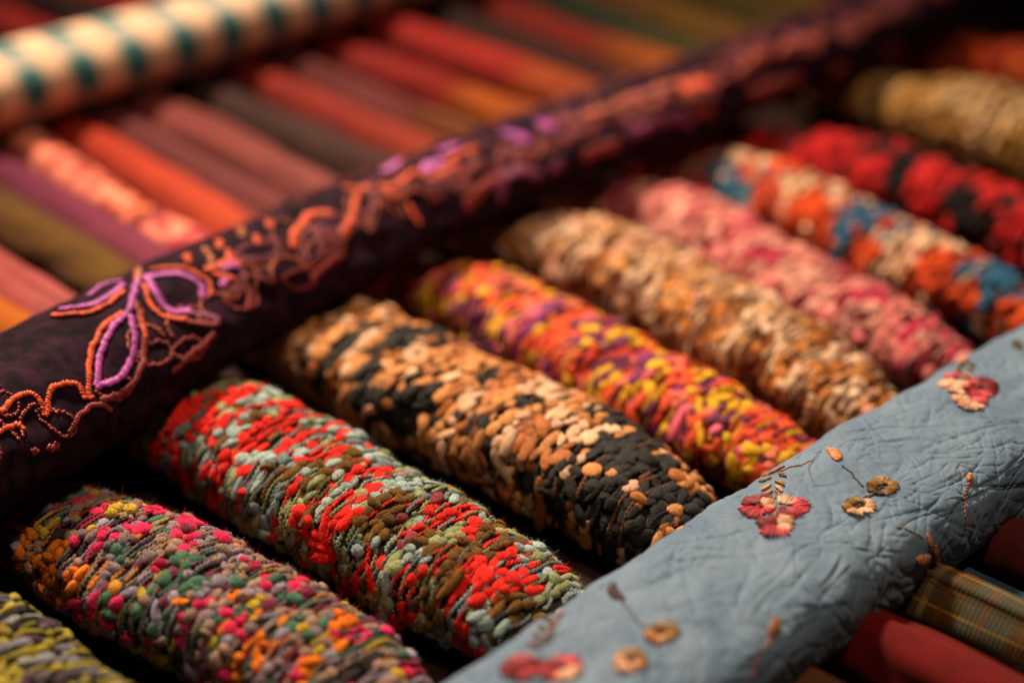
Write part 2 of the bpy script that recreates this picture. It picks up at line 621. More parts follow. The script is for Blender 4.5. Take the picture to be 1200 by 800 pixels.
SLUB_MESH = []
RIBBON_MESH = []
for s in range(8):
    tv, tf, tu = ellipsoid_template(8, 4, s, lump=0.16, bend=0.20, p=2.0, q_=.62)
    SLUB_MESH.append(mesh_np('yarn_slub', tv, [tf], None, tu))
    SLUB_MESH[-1].materials.append(M_YARN_PART)
    RIBBON_MESH.append(mesh_np('ribbon_slub', tv, [tf], None, tu))
    RIBBON_MESH[-1].materials.append(M_RIBBON_PART)

G_KN = None
# --- the multicoloured speckled one
pal1 = {'taupe': '#a68676', 'mauve': '#8a7480', 'orange': '#f07f10', 'mustard': '#c4a330', 'green': '#46735e', 'pink': '#e0245c', 'lilac': '#9c93a6', 'plum': '#7c2848', 'dark': '#3c3238',
        'gold': '#c88a34', 'crimson': '#a01838',
        'mix': [('taupe', 5.5), ('mauve', 3), ('orange', 1.8), ('mustard', 1.8), ('green', 2.2), ('pink', 2.6), ('lilac', 2.4), ('plum', .6), ('dark', .2)]}
woven_scarf('speckled woven scarf of small pink, orange, mustard, green and taupe yarn knots', (-.329, -.327), .0310, .043, .030, 21, pal1, '#4a3c38',
            [(30, 640, 26, 'orange'), (60, 660, 22, 'orange'), (85, 680, 20, 'orange'), (70, 690, 16, 'orange'), (150, 600, 18, 'mustard'), (60, 620, 20, 'mustard'), (100, 590, 14, 'pink'),
             (185, 605, 22, 'pink'), (235, 620, 24, 'pink'), (135, 628, 16, 'pink'), (215, 640, 20, 'pink'), (100, 640, 12, 'pink'),
             (120, 670, 14, 'green'), (150, 655, 14, 'green'), (140, 672, 12, 'taupe'), (200, 660, 14, 'green'), (220, 680, 16, 'green'), (197, 676, 11, 'mustard'),
             (340, 700, 18, 'green'), (375, 715, 20, 'green'), (240, 710, 12, 'pink'), (263, 708, 12, 'orange'), (295, 695, 12, 'orange'),
             (270, 660, 16, 'lilac'), (290, 675, 14, 'taupe'), (415, 750, 18, 'pink'), (335, 785, 14, 'pink'), (440, 780, 18, 'pink'), (400, 765, 12, 'orange'),
             (303, 755, 14, 'orange'), (280, 780, 16, 'orange'), (365, 780, 12, 'orange')],
            pitch=.0052, Lr=(.0022, .0042), Wr=(.9, 1.35), thick=.72, tilt=.4, thin=.2, strands=.9,
            strand_pal=['gold', 'mauve', 'crimson', 'lilac', 'green', 'dark', 'taupe'], keep=.2, fuzz=30000)
# --- red, sage, brown
pal2 = {'red': '#f2241a', 'sage': '#9ba272', 'pale': '#a3b6b6', 'brown': '#6e4a14', 'slate': '#76868c', 'wine': '#8c3440', 'dark': '#4a4a44', 'olive': '#6c7048',
        'mix': [('sage', 5), ('pale', 4), ('brown', 1.3), ('red', 1.3), ('slate', .6), ('wine', .3)]}
woven_scarf('woven scarf with bright red blotches on sage green, pale blue and brown yarn', (-.233, -.235), .0315, .047, -.010, 22, pal2, '#443a26',
            [(255, 475, 24, 'red'), (285, 462, 18, 'red'), (205, 505, 14, 'red'), (240, 523, 12, 'red'), (350, 486, 26, 'red'), (380, 490, 20, 'red'), (320, 500, 20, 'red'), (295, 520, 18, 'red'),
             (187, 535, 12, 'red'), (215, 555, 16, 'red'), (228, 570, 12, 'red'), (265, 545, 14, 'red'), (255, 575, 22, 'red'), (285, 582, 16, 'red'), (295, 555, 10, 'red'),
             (380, 530, 18, 'red'), (400, 538, 14, 'red'), (345, 570, 10, 'red'), (395, 628, 20, 'red'), (375, 620, 14, 'red'), (352, 612, 10, 'red'), (407, 598, 16, 'red'),
             (425, 553, 16, 'red'), (450, 557, 14, 'red'), (430, 575, 12, 'red'), (415, 600, 14, 'red'), (510, 612, 20, 'red'), (540, 604, 20, 'red'), (528, 622, 12, 'red'), (570, 595, 18, 'red'), (595, 600, 14, 'red'),
             (483, 655, 16, 'red'), (480, 675, 14, 'red'), (474, 700, 10, 'red'), (600, 668, 24, 'red'), (650, 660, 20, 'red'), (668, 655, 12, 'red'), (560, 680, 18, 'red'), (575, 692, 16, 'red'),
             (545, 715, 20, 'red'), (540, 735, 14, 'red'), (625, 690, 12, 'red'), (550, 755, 18, 'red'), (470, 720, 14, 'red'), (500, 740, 16, 'red'), (420, 690, 12, 'red'),
             (445, 610, 22, 'brown'), (460, 590, 16, 'brown'), (413, 547, 16, 'brown'), (365, 570, 22, 'brown'), (325, 560, 14, 'brown'), (360, 545, 12, 'brown'), (530, 650, 26, 'brown'), (515, 680, 20, 'brown'), (510, 700, 18, 'brown'),
             (580, 636, 24, 'brown'), (500, 625, 14, 'brown'), (690, 655, 16, 'brown'), (610, 725, 28, 'brown'), (345, 465, 18, 'brown'), (305, 485, 12, 'brown'), (375, 555, 12, 'brown'),
             (335, 545, 14, 'slate'), (320, 585, 16, 'slate'), (345, 535, 12, 'pale'), (270, 512, 14, 'pale'), (290, 540, 14, 'pale'), (200, 540, 14, 'slate'), (475, 635, 12, 'wine'), (465, 680, 14, 'wine'),
             (485, 570, 18, 'pale'), (470, 545, 16, 'sage'), (530, 580, 18, 'sage'), (640, 690, 14, 'sage'), (565, 735, 16, 'pale')],
            pitch=.0047, Lr=(.0025, .0052), Wr=(.95, 1.4), thick=.60, tilt=.3, vknit=.15, thin=.13, strands=.85, strand_pal=['slate', 'sage', 'red', 'olive', 'pale'], keep=.45, fid=.9, psc=1.12, fuzz=30000)
# --- black and tan ribbon
pal3 = {'tan': '#d08a4c', 'pale': '#e8b894', 'cara': '#b4682c', 'black': '#171413', 'ink': '#241c18', 'brown': '#7c4624',
        'mix': [('tan', 5.5), ('pale', 3), ('cara', 2.8), ('black', .7), ('ink', .2)]}
blk = [(735, 500, 26), (720, 525, 22), (755, 520, 24), (705, 545, 18), (740, 545, 22), (770, 545, 22), (780, 575, 24), (700, 580, 22), (720, 610, 24), (690, 560, 14), (800, 590, 22), (760, 610, 20), (735, 620, 20), (700, 475, 14), (790, 530, 18),
       (745, 470, 14), (690, 465, 12), (430, 385, 16), (470, 393, 22), (510, 392, 20), (545, 405, 14), (425, 445, 18), (450, 460, 16), (475, 470, 18), (490, 485, 18), (430, 470, 16), (460, 490, 20), (505, 455, 12), (500, 440, 10), (440, 420, 10), (515, 490, 12), (540, 495, 10), (560, 500, 12), (380, 430, 12), (405, 415, 12), (360, 415, 10), (620, 560, 16), (650, 580, 18), (575, 440, 9), (575, 530, 10)]
tanp = [(560, 430, 18), (600, 440, 24), (640, 460, 24), (590, 480, 26), (620, 510, 26), (660, 500, 24), (565, 480, 14), (640, 540, 24), (600, 540, 20), (680, 490, 16), (530, 460, 14), (340, 390, 18), (380, 375, 20), (420, 372, 14), (330, 430, 18)]
woven_scarf('thick woven scarf of tan and peach ribbon yarn with a black front end', (-.131, -.140), .0315, .048, -.026, 23, pal3, '#1e140e',
            [(p[0], p[1], p[2] * (1.2 if p[0] > 660 else .85), 'black') for p in blk] + [(*p, 'tan') for p in tanp[::3]] + [(*p, 'cara') for p in tanp[1::3]] + [(*p, 'pale') for p in tanp[2::3]]
            + [(745, 590, 12, 'cara'), (715, 560, 9, 'tan'), (776, 557, 12, 'pale'), (765, 535, 9, 'pale'), (790, 560, 12, 'cara'), (690, 510, 9, 'pale'), (800, 545, 12, 'pale'), (750, 505, 7, 'pale')],
            pitch=.0050, Lr=(.0030, .0062), Wr=(1.05, 1.55), thick=.44, tilt=.3, vknit=.3, thin=.06, strands=.6, strand_pal=['black', 'brown', 'ink'], keep=.35, fid=.95, ribbon=True, fuzz=8000)
# --- orange, yellow, purple
pal4 = {'orange': '#ee5418', 'yellow': '#f2b40c', 'purple': '#74204e', 'violet': '#8c2c74', 'coral': '#f4775c', 'pink': '#e8647c', 'red': '#cc2e10',
        'mix': [('orange', 5), ('yellow', 3.2), ('purple', 2.2), ('violet', 1.5), ('coral', 2.4), ('pink', 1.4), ('red', 1.6)]}
woven_scarf('woven ribbon scarf of orange, yellow and purple yarn', (-.040, -.060), .0255, .039, -.004, 24, pal4, '#7a2412',
            [(530, 335, 16, 'violet'), (500, 355, 16, 'yellow'), (520, 360, 14, 'yellow'), (490, 330, 18, 'coral'), (565, 385, 22, 'purple'), (545, 375, 14, 'purple'), (600, 375, 12, 'yellow'), (620, 370, 16, 'pink'), (590, 345, 18, 'coral'),
             (650, 365, 18, 'violet'), (690, 360, 20, 'violet'), (645, 395, 18, 'orange'), (670, 385, 14, 'purple'), (715, 375, 16, 'yellow'), (740, 395, 16, 'yellow'), (700, 400, 12, 'purple'), (725, 425, 18, 'purple'),
             (760, 430, 14, 'purple'), (775, 440, 10, 'yellow'), (750, 455, 14, 'yellow'), (800, 420, 12, 'violet'), (825, 440, 16, 'yellow'), (860, 450, 16, 'yellow'), (835, 470, 14, 'yellow'), (885, 465, 14, 'purple'),
             (850, 490, 14, 'purple'), (870, 480, 14, 'yellow'), (800, 460, 12, 'orange'), (780, 470, 12, 'orange'), (830, 510, 12, 'yellow'), (930, 490, 20, 'orange'), (900, 510, 20, 'orange'), (885, 530, 14, 'yellow'), (770, 480, 12, 'purple')],
            pitch=.0050, Lr=(.0028, .0055), Wr=(.95, 1.4), thick=.52, tilt=.3, vknit=.25, thin=.1, strands=.7, strand_pal=['red', 'yellow', 'purple'], keep=.3, fid=.93, ribbon=True, fuzz=8000)
# --- caramel and cream
pal5 = {'cara': '#cc7c34', 'tan': '#d8985a', 'cream': '#f0c8a4', 'blush': '#e8ac90', 'brown': '#7c4420', 'rust': '#9c5424', 'mix': [('cara', 3.4), ('tan', 4), ('cream', 3.6), ('blush', 3), ('brown', .4), ('rust', 1.2)]}
woven_scarf('woven scarf of caramel, tan and cream yarn knots', (.038, .011), .0285, .043, -.004, 25, pal5, '#8a5028',
            [(640, 280, 34, 'cream'), (690, 285, 26, 'cream'), (740, 300, 22, 'tan'), (770, 320, 24, 'cream'), (810, 335, 22, 'tan'), (690, 320, 26, 'rust'), (860, 360, 22, 'cara'), (900, 380, 22, 'cream'), (905, 355, 18, 'cream'), (960, 400, 24, 'cara'), (1000, 420, 22, 'cream'), (1030, 425, 22, 'blush'), (970, 440, 24, 'cara'), (930, 420, 22, 'cara')],
            pitch=.0046, Lr=(.0024, .0044), Wr=(.95, 1.4), thick=.6, tilt=.35, thin=.2, strands=.7, strand_pal=['brown', 'cream'], keep=.45, parts=200, fuzz=12000)
# --- pink
pal6 = {'salmon': '#ea8880', 'blush': '#f0a898', 'rose': '#d8586c', 'magenta': '#c42450', 'wine': '#8c2038', 'mix': [('salmon', 5), ('blush', 5), ('rose', 2.4), ('magenta', .9), ('wine', .3)]}
woven_scarf('woven scarf of salmon and rose pink yarn', (.114, .080), .0235, .037, .0, 26, pal6, '#9a4448',
            [(730, 225, 26, 'rose'), (780, 250, 30, 'blush'), (760, 235, 18, 'salmon'), (860, 285, 22, 'magenta'), (880, 265, 20, 'rose'), (900, 300, 18, 'magenta'), (940, 320, 24, 'blush'), (960, 290, 24, 'blush'), (1020, 345, 20, 'magenta'), (1000, 370, 22, 'blush'), (1060, 360, 22, 'salmon'), (1110, 405, 20, 'magenta'), (1090, 385, 16, 'magenta'), (1140, 390, 16, 'rose')],
            pitch=.0047, Lr=(.0026, .0052), Wr=(.95, 1.4), thick=.55, tilt=.3, thin=.15, strands=.6, strand_pal=['wine', 'blush'], keep=.5, parts=160, fuzz=12000)
# --- orange, cream and blue
pal7 = {'orange': '#e8541c', 'cream': '#f0c4a0', 'blue': '#2c6c92', 'steel': '#5c88a0', 'rust': '#b43814', 'mix': [('orange', 5.5), ('cream', 2.4), ('rust', 1.8), ('blue', .6)]}
woven_scarf('woven scarf of orange and cream yarn with bands of blue', (.187, .153), .0235, .036, .012, 27, pal7, '#7a2c12',
            [(850, 215, 22, 'blue'), (875, 220, 16, 'steel'), (900, 225, 24, 'orange'), (940, 215, 24, 'cream'), (950, 240, 22, 'orange'), (985, 230, 20, 'cream'), (1020, 250, 22, 'blue'), (1045, 245, 22, 'blue'), (1010, 270, 16, 'blue'), (1060, 270, 12, 'blue'), (1075, 285, 22, 'cream'), (1090, 310, 22, 'orange'), (1110, 290, 20, 'cream'), (1060, 305, 18, 'cream'), (1165, 320, 26, 'blue'), (1180, 340, 22, 'blue'), (1150, 335, 16, 'blue'), (1190, 310, 22, 'blue'), (1190, 370, 20, 'orange'), (1130, 340, 18, 'rust')],
            pitch=.0060, Lr=(.0032, .0056), thick=.8, thin=.1, strands=.2, keep=.5, fid=.95, psc=1.25, parts=0, fuzz=0)
# --- red and black
pal8 = {'red': '#c8141c', 'scarlet': '#dc2424', 'black': '#180e10', 'wine': '#64101a', 'mix': [('red', 4), ('scarlet', 2), ('black', 3.4), ('wine', 1)]}
woven_scarf('woven scarf of bright red and black yarn knots', (.249, .243), .0235, .037, .036, 28, pal8, '#300a0c',
            [(960, 175, 30, 'red'), (1000, 180, 22, 'red'), (1010, 200, 16, 'scarlet'), (1060, 195, 24, 'black'), (1050, 215, 16, 'black'), (1105, 200, 22, 'scarlet'), (1090, 230, 18, 'red'), (1130, 235, 18, 'black'), (1170, 225, 24, 'scarlet'), (1150, 260, 16, 'black'), (1190, 265, 22, 'red'), (1140, 215, 14, 'black')],
            pitch=.0068, Lr=(.0036, .0062), thick=.85, thin=.05, strands=.1, keep=.5, parts=0, fuzz=0)
# --- golden cream
pal9 = {'gold': '#c8944c', 'cream': '#e4bc8c', 'olive': '#6e5420', 'tan': '#a8743c', 'mix': [('gold', 4), ('cream', 4), ('olive', 1.3), ('tan', 2)]}
woven_scarf('thick golden cream woven scarf flecked with olive', (.360, .343), .0310, .047, .048, 29, pal9, '#6a4820',
            [(1070, 110, 26, 'gold'), (1130, 115, 30, 'cream'), (1165, 140, 30, 'cream'), (1175, 140, 10, 'olive'), (1100, 150, 24, 'tan'), (1190, 170, 24, 'gold')],
            pitch=.0066, Lr=(.0034, .0056), thick=.85, thin=.1, strands=.1, keep=.4, parts=0, fuzz=0)
pal10 = {'orange': '#dc5018', 'coral': '#e87038', 'red': '#b42c10', 'mix': [('orange', 4), ('coral', 2), ('red', 1.6)]}
woven_scarf('plain bright orange woven scarf beside the golden cream one', (.455, .440), .029, .045, .048, 30, pal10, '#2c0c04', pitch=.0068, Lr=(.0034, .0056), thin=.1, strands=0, parts=0, fuzz=0)
pal0 = {'grey': '#5c5660', 'lilac': '#7e7c8c', 'mustard': '#a89a34', 'pale': '#a4a6a0', 'dark': '#2c262c', 'plum': '#4a3440', 'mix': [('grey', 2.6), ('lilac', 1.8), ('mustard', 4.5), ('pale', 1.2), ('dark', 1.4), ('plum', 1.4)]}
woven_scarf('dark grey and lilac woven scarf with mustard yarn lumps', (-.419, -.421), .0300, .043, .030, 31, pal0, '#141014', pitch=.0050, Lr=(.0024, .0046), tilt=.35, thin=.3, strands=.8,
            strand_pal=['dark', 'mustard', 'lilac'], keep=.4, parts=120, fuzz=1500)


# ------------------------------------------------------------------ smooth rolled scarves
def roll_mesh(path, rads, rad_step=0.04, n_th=40, wrinkle=0.0, seed=0, th0=2.2, wscale=.05):
    """tube along a path: path (n,3); rads (n,2) = half width (horizontal) and half height. The rolled cloth's free edge is a small step."""
    path, rads = np.asarray(path, float), np.asarray(rads, float)
    n = len(path)
    d = np.gradient(path, axis=0)
    d /= np.linalg.norm(d, axis=1)[:, None]
    side = np.stack([d[:, 1], -d[:, 0], np.zeros(n)], 1)
    side /= np.linalg.norm(side, axis=1)[:, None]
    up = np.cross(side, d)
    up *= np.sign(up[:, 2:3])
    s = np.concatenate([[0], np.cumsum(np.linalg.norm(np.diff(path, axis=0), axis=1))])
    f = np.linspace(0, 1, n_th)
    th = th0 + f * 2 * math.pi
    k = 1 - rad_step * f[None, :]
    k = np.repeat(k, n, 0)
    if wrinkle:
        nz = Noise(seed, 3, wscale, 3)
        q = np.stack([np.repeat(s[:, None], n_th, 1) * .45, np.cos(th)[None, :] * np.ones((n, 1)) * .03, np.sin(th)[None, :] * np.ones((n, 1)) * .03], -1)
        k = k + wrinkle * nz(q.reshape(-1, 3)).reshape(n, n_th)
    V = path[:, None, :] + (k * np.cos(th) * rads[:, :1])[..., None] * side[:, None, :] + (k * np.sin(th) * rads[:, 1:])[..., None] * up[:, None, :]
    V[..., 2] = np.maximum(V[..., 2], 0.0004)
    i = np.arange(n * n_th).reshape(n, n_th)
    nxt = np.roll(i, -1, 1)
    q = np.stack([i[:-1], i[1:], nxt[1:], nxt[:-1]], -1).reshape(-1, 4)
    P = V.reshape(-1, 3)
    V2 = np.vstack([P, path[0], path[-1]])
    t0 = np.stack([i[0], nxt[0], np.full(n_th, len(P))], -1)
    t1 = np.stack([nxt[-1], i[-1], np.full(n_th, len(P) + 1)], -1)
    uv = np.vstack([np.stack([np.repeat(s[:, None], n_th, 1), np.repeat(f[None], n, 0)], -1).reshape(-1, 2), [[0, 0], [0, 0]]])
    return V2, q, np.vstack([t0, t1]), uv


def rolled_scarf(label, p0, p1, r, mat, group, seed, flat=1.0, zc=None, n=60, wrinkle=.045, taper=True, step=.06):
    t = np.linspace(0, 1, n)
    r_ = np.random.default_rng(seed)
    x = p0[0] + (p1[0] - p0[0]) * t
    y = p0[1] + (p1[1] - p0[1]) * t + .0012 * np.sin(t * 7 + r_.uniform(0, 6))
    L = abs(p1[0] - p0[0]) + abs(p1[1] - p0[1])
    e = np.minimum(t, 1 - t) * L
    k = np.sqrt(np.clip(1 - (1 - np.clip(e / .012, 0, 1)) ** 2, .08, 1)) if taper else np.ones(n)
    hh = r * flat
    z = np.full(n, hh if zc is None else zc)
    base = np.array([(p0[0] + p1[0]) / 2, (p0[1] + p1[1]) / 2, 0])
    V, q, tr, uv = roll_mesh(np.stack([x, y, z], 1) - base, np.stack([r * k, hh * k], 1), step, 36, wrinkle, seed, th0=r_.uniform(1.2, 2.4))
    o = link('rolled_scarf', mesh_np('rolled_scarf', V, [q, tr], None, uv), mat)
    o.location = base
    return tag(o, label, 'scarf', group)


GB = 'slim plain scarves rolled and laid behind the purple one'
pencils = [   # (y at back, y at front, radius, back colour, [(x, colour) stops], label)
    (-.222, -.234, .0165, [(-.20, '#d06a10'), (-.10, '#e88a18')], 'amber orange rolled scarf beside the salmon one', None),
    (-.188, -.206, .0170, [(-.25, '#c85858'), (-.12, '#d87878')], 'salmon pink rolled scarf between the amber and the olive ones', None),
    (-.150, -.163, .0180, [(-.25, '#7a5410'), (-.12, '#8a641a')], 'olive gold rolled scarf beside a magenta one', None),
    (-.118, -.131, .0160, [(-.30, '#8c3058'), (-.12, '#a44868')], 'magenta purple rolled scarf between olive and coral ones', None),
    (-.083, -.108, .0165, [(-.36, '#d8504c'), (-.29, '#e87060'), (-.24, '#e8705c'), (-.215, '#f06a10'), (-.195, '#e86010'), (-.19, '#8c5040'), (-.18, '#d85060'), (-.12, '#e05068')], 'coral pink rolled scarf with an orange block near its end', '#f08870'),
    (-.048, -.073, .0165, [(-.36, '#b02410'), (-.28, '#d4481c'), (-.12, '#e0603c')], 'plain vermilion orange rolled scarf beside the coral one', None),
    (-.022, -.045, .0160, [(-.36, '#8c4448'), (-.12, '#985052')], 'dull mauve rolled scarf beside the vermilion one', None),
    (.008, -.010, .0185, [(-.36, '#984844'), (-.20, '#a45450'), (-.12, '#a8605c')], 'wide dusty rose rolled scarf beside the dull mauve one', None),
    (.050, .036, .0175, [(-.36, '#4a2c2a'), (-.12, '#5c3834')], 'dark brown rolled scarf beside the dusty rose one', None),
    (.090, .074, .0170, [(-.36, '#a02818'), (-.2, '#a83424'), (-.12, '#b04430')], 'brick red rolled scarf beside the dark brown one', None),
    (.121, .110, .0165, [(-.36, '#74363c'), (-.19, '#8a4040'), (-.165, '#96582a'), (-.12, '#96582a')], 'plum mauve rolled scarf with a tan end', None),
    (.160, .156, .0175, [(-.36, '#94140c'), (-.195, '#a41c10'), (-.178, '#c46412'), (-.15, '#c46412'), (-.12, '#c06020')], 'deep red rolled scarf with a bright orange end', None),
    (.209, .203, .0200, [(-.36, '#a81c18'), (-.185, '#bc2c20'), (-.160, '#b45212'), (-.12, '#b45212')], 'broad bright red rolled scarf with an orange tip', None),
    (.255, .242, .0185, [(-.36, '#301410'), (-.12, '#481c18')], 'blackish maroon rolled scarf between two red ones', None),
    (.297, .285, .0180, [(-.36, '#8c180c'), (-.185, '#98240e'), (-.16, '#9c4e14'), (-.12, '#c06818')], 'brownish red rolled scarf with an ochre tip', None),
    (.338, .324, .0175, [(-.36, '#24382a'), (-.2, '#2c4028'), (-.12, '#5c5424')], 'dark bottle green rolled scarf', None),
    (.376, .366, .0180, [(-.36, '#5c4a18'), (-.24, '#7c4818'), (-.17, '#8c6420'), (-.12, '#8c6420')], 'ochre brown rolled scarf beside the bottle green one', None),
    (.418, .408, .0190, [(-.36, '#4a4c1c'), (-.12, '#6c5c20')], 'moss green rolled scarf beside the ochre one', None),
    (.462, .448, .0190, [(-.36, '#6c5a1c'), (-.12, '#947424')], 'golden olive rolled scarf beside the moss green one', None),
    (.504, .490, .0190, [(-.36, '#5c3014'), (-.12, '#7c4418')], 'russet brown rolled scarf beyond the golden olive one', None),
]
for k, (ya, yb, r, st, lb, blotch) in enumerate(pencils):
    cx = (-.365 - .085) / 2
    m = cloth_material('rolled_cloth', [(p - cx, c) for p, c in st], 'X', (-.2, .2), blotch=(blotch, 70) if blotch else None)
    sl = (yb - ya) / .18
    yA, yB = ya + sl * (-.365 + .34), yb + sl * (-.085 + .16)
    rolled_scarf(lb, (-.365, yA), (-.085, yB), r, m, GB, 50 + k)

# far rolls behind the cream one; the dark one stands for the shaded gap
for k, (y, c, lb) in enumerate([(.030, '#b01410', 'scarlet rolled scarf beyond the cream dotted one'), (.078, '#3c0606', 'dark oxblood roll standing for the shaded gap between two scarlet scarves'), (.122, '#c41410', 'scarlet rolled scarf beyond the dotted one, beside the oxblood gap roll'), (.172, '#8c1c14', 'brick coloured rolled scarf next to the farther scarlet one')]):
    rolled_scarf(lb, (-.80, y + .03), (-.352, y), .017, cloth_material('rolled_cloth', [(0, c)], 'X', (-.2, .2)), 'rolled scarves beyond the cream dotted one', 80 + k)

# near rolls in front of the blue one
GF = 'smooth rolled scarves in front of the blue one'
rolled_scarf('tan and mauve rolled scarf beside the plain red one', (.322, -.205), (.62, -.203), .015, cloth_material('rolled_cloth', [(0, '#8c5c40')], 'X', (-.2, .2)), GF, 90)
rolled_scarf('plain deep red rolled scarf in front of the blue one', (.322, -.158), (.62, -.160), .0175, cloth_material('rolled_cloth', [(0, '#8c0a0c')], 'X', (-.2, .2), stripes=[('Y', 1.0, .05, '#7c4c1c', .8, -.22)]), GF, 91)
rolled_scarf('plaid rolled scarf woven in ochre, olive and grey', (.322, -.109), (.62, -.110), .0170,
             cloth_material('rolled_cloth', [(0, '#745018')], 'X', (-.2, .2),
                            stripes=[('X', .055, .42, '#444c40', .75, .15), ('X', .055, .06, '#8c7440', .6, .5), ('Y', .13, .4, '#4c4838', .55, 0), ('Y', .09, .12, '#8c6c2c', .7, .2), ('Y', .21, .08, '#301c14', .7, .4), ('X', .019, .12, '#6c3c18', .5, .1)]), GF, 92)
rolled_scarf('slim slate blue rolled scarf tucked beside the plaid one', (.322, -.083), (.62, -.084), .0095, cloth_material('rolled_cloth', [(0, '#4c6c88')], 'X', (-.2, .2)), GF, 93)
rolled_scarf('maroon ribbed rolled scarf beside the slate blue one', (.322, -.052), (.62, -.053), .0165, cloth_material('rolled_cloth', [(0, '#7c2c30')], 'X', (-.2, .2), weave=2200), GF, 94)

rolled_scarf('dark wine rolled scarf tucked beneath the purple embroidered one', (-.018, -.44), (-.052, -.19), .0125,
             cloth_material('rolled_cloth', [(0, '#6c141c')], 'Y', (-.2, .2), blotch=('#7c4418', 90)), None, 97)

# ------------------------------------------------------------------ cream roll with teal marks
cy = np.linspace(-.34, .62, 140)
cxx = np.interp(cy, [-.3, -.08, .02, .25, .6], [-.372, -.356, -.345, -.328, -.31])
cz = np.full_like(cy, .033 + .024)
m, nt, b = new_mat('cream_cloth_teal_marks')
L = nt.links.new
uvn = N(nt, 'ShaderNodeUVMap')
su = N(nt, 'ShaderNodeSeparateXYZ')
L(uvn.outputs[0], su.inputs[0])


def node_math(op, a, bb=None, c=None):
    n = nt.nodes.new('ShaderNodeMath')
    n.operation = op
    for i, v in enumerate((a, bb, c)):
        if v is None:
            continue
        if isinstance(v, (int, float)):
            n.inputs[i].default_value = v
        else:
            L(v, n.inputs[i])
    return n.outputs[0]


def band(src, per, ph, half, soft):
    fr = node_math('FRACT', node_math('MULTIPLY_ADD', src, 1 / per, ph))
    d = node_math('ABSOLUTE', node_math('SUBTRACT', fr, .5))
    mr = nt.nodes.new('ShaderNodeMapRange')
    mr.interpolation_type = 'SMOOTHSTEP'
    L(d, mr.inputs['Value'])
    mr.inputs['From Min'].default_value, mr.inputs['From Max'].default_value = half - soft, half + soft
    mr.inputs['To Min'].default_value, mr.inputs['To Max'].default_value = 1, 0
    return mr.outputs[0]


PER = .037
cross = band(su.outputs['X'], PER, .35, .25, .04)
leng = band(su.outputs['Y'], .25, .72, .34, .05)
m1 = N(nt, 'ShaderNodeMixRGB')
L(node_math('MULTIPLY', cross, .7), m1.inputs[0])
m1.inputs[1].default_value = (*lin('#d8b090'), 1)
m1.inputs[2].default_value = (*lin('#7c9490'), 1)
m2 = N(nt, 'ShaderNodeMixRGB')
L(node_math('MULTIPLY', cross, leng), m2.inputs[0])
L(m1.outputs[0], m2.inputs[1])
m2.inputs[2].default_value = (*lin('#1c6468'), 1)
L(m2.outputs[0], b.inputs['Base Color'])
b.inputs['Roughness'].default_value = .8
b.inputs['Sheen Weight'].default_value = .2
base = np.array([-.36, 0, 0])
V, q, tr, uv = roll_mesh(np.stack([cxx, cy, cz], 1) - base, np.stack([np.full_like(cy, .032), np.full_like(cy, .024)], 1), .05, 48, .015, 61, th0=2.2)
o = link('rolled_scarf', mesh_np('rolled_scarf', V, [q, tr], None, uv), m)
o.location = base
tag(o, 'thick cream rolled scarf with teal marks lying across the slim scarves', 'scarf', 'thick scarves laid crosswise over the rows')


# ------------------------------------------------------------------ embroidery helpers
class Cloth:
    def __init__(self, V, q, base):
        self.base = base
        self.bvh = BVHTree.FromPolygons([tuple(v) for v in V], [tuple(f) for f in q.tolist()])

    def at(self, px, py):
        ro, rd = ray(px, py)
        h = self.bvh.ray_cast(Vector(ro), Vector(rd))
        if h[0] is None:
            return None
        n = np.array(h[1])
        if n @ rd > 0:
            n = -n
        return np.array(h[0]), n

    def near(self, p):
        h = self.bvh.find_nearest(Vector(p))
        n = np.array(h[1])
        if n @ (CAM - p) < 0:
            n = -n
        return np.array(h[0]), n


def stitches(C, T, Nn, L, W, H):
    C, T, Nn = np.array(C), np.array(T), np.array(Nn)
    T = T - (T * Nn).sum(1)[:, None] * Nn
    T /= np.linalg.norm(T, axis=1)[:, None]
    return dict(C=C, T=T, B=np.cross(Nn, T), N=Nn, L=np.array(L), W=np.array(W), H=np.array(H), col=np.repeat(np.random.default_rng(len(C)).uniform(.6, 1.2, (len(C), 1)), 3, 1))


STITCH = [ellipsoid_template(6, 3, 200 + s, lump=.04, bend=0.0, p=3.0) for s in range(3)]


def stitch_mesh(name, d, base, mat, parent, templates=None):
    V, Fc, cc, uv = fuse(d, templates or STITCH)
    return link(name, mesh_np(name, V - base, [Fc], cc, uv), mat, parent)


def cord_points(cloth, pix, step):
    hits = [cloth.at(*p) for p in pix]
    hits = [h for h in hits if h]
    if len(hits) < 2:
        return None
    P = np.array([h[0] for h in hits])
    s = np.concatenate([[0], np.cumsum(np.linalg.norm(np.diff(P, axis=0), axis=1))])
    ss = np.arange(0, s[-1], step)
    # smooth interpolation through the points
    Q = np.stack([np.interp(ss, s, P[:, k]) for k in range(3)], 1)
    Q = Q + rng.normal(size=Q.shape) * min(step * .35, .0006)
    if len(Q) > 7:
        g = np.exp(-np.linspace(-1.6, 1.6, 5) ** 2)
        g /= g.sum()
        for _ in range(1):
            Qp = np.pad(Q, ((2, 2), (0, 0)), mode='edge')
            Q = sum(g[i] * Qp[i:i + len(Q)] for i in range(5))
    nn = [cloth.near(p) for p in Q]
    return np.array([a for a, _ in nn]), np.array([c for _, c in nn])


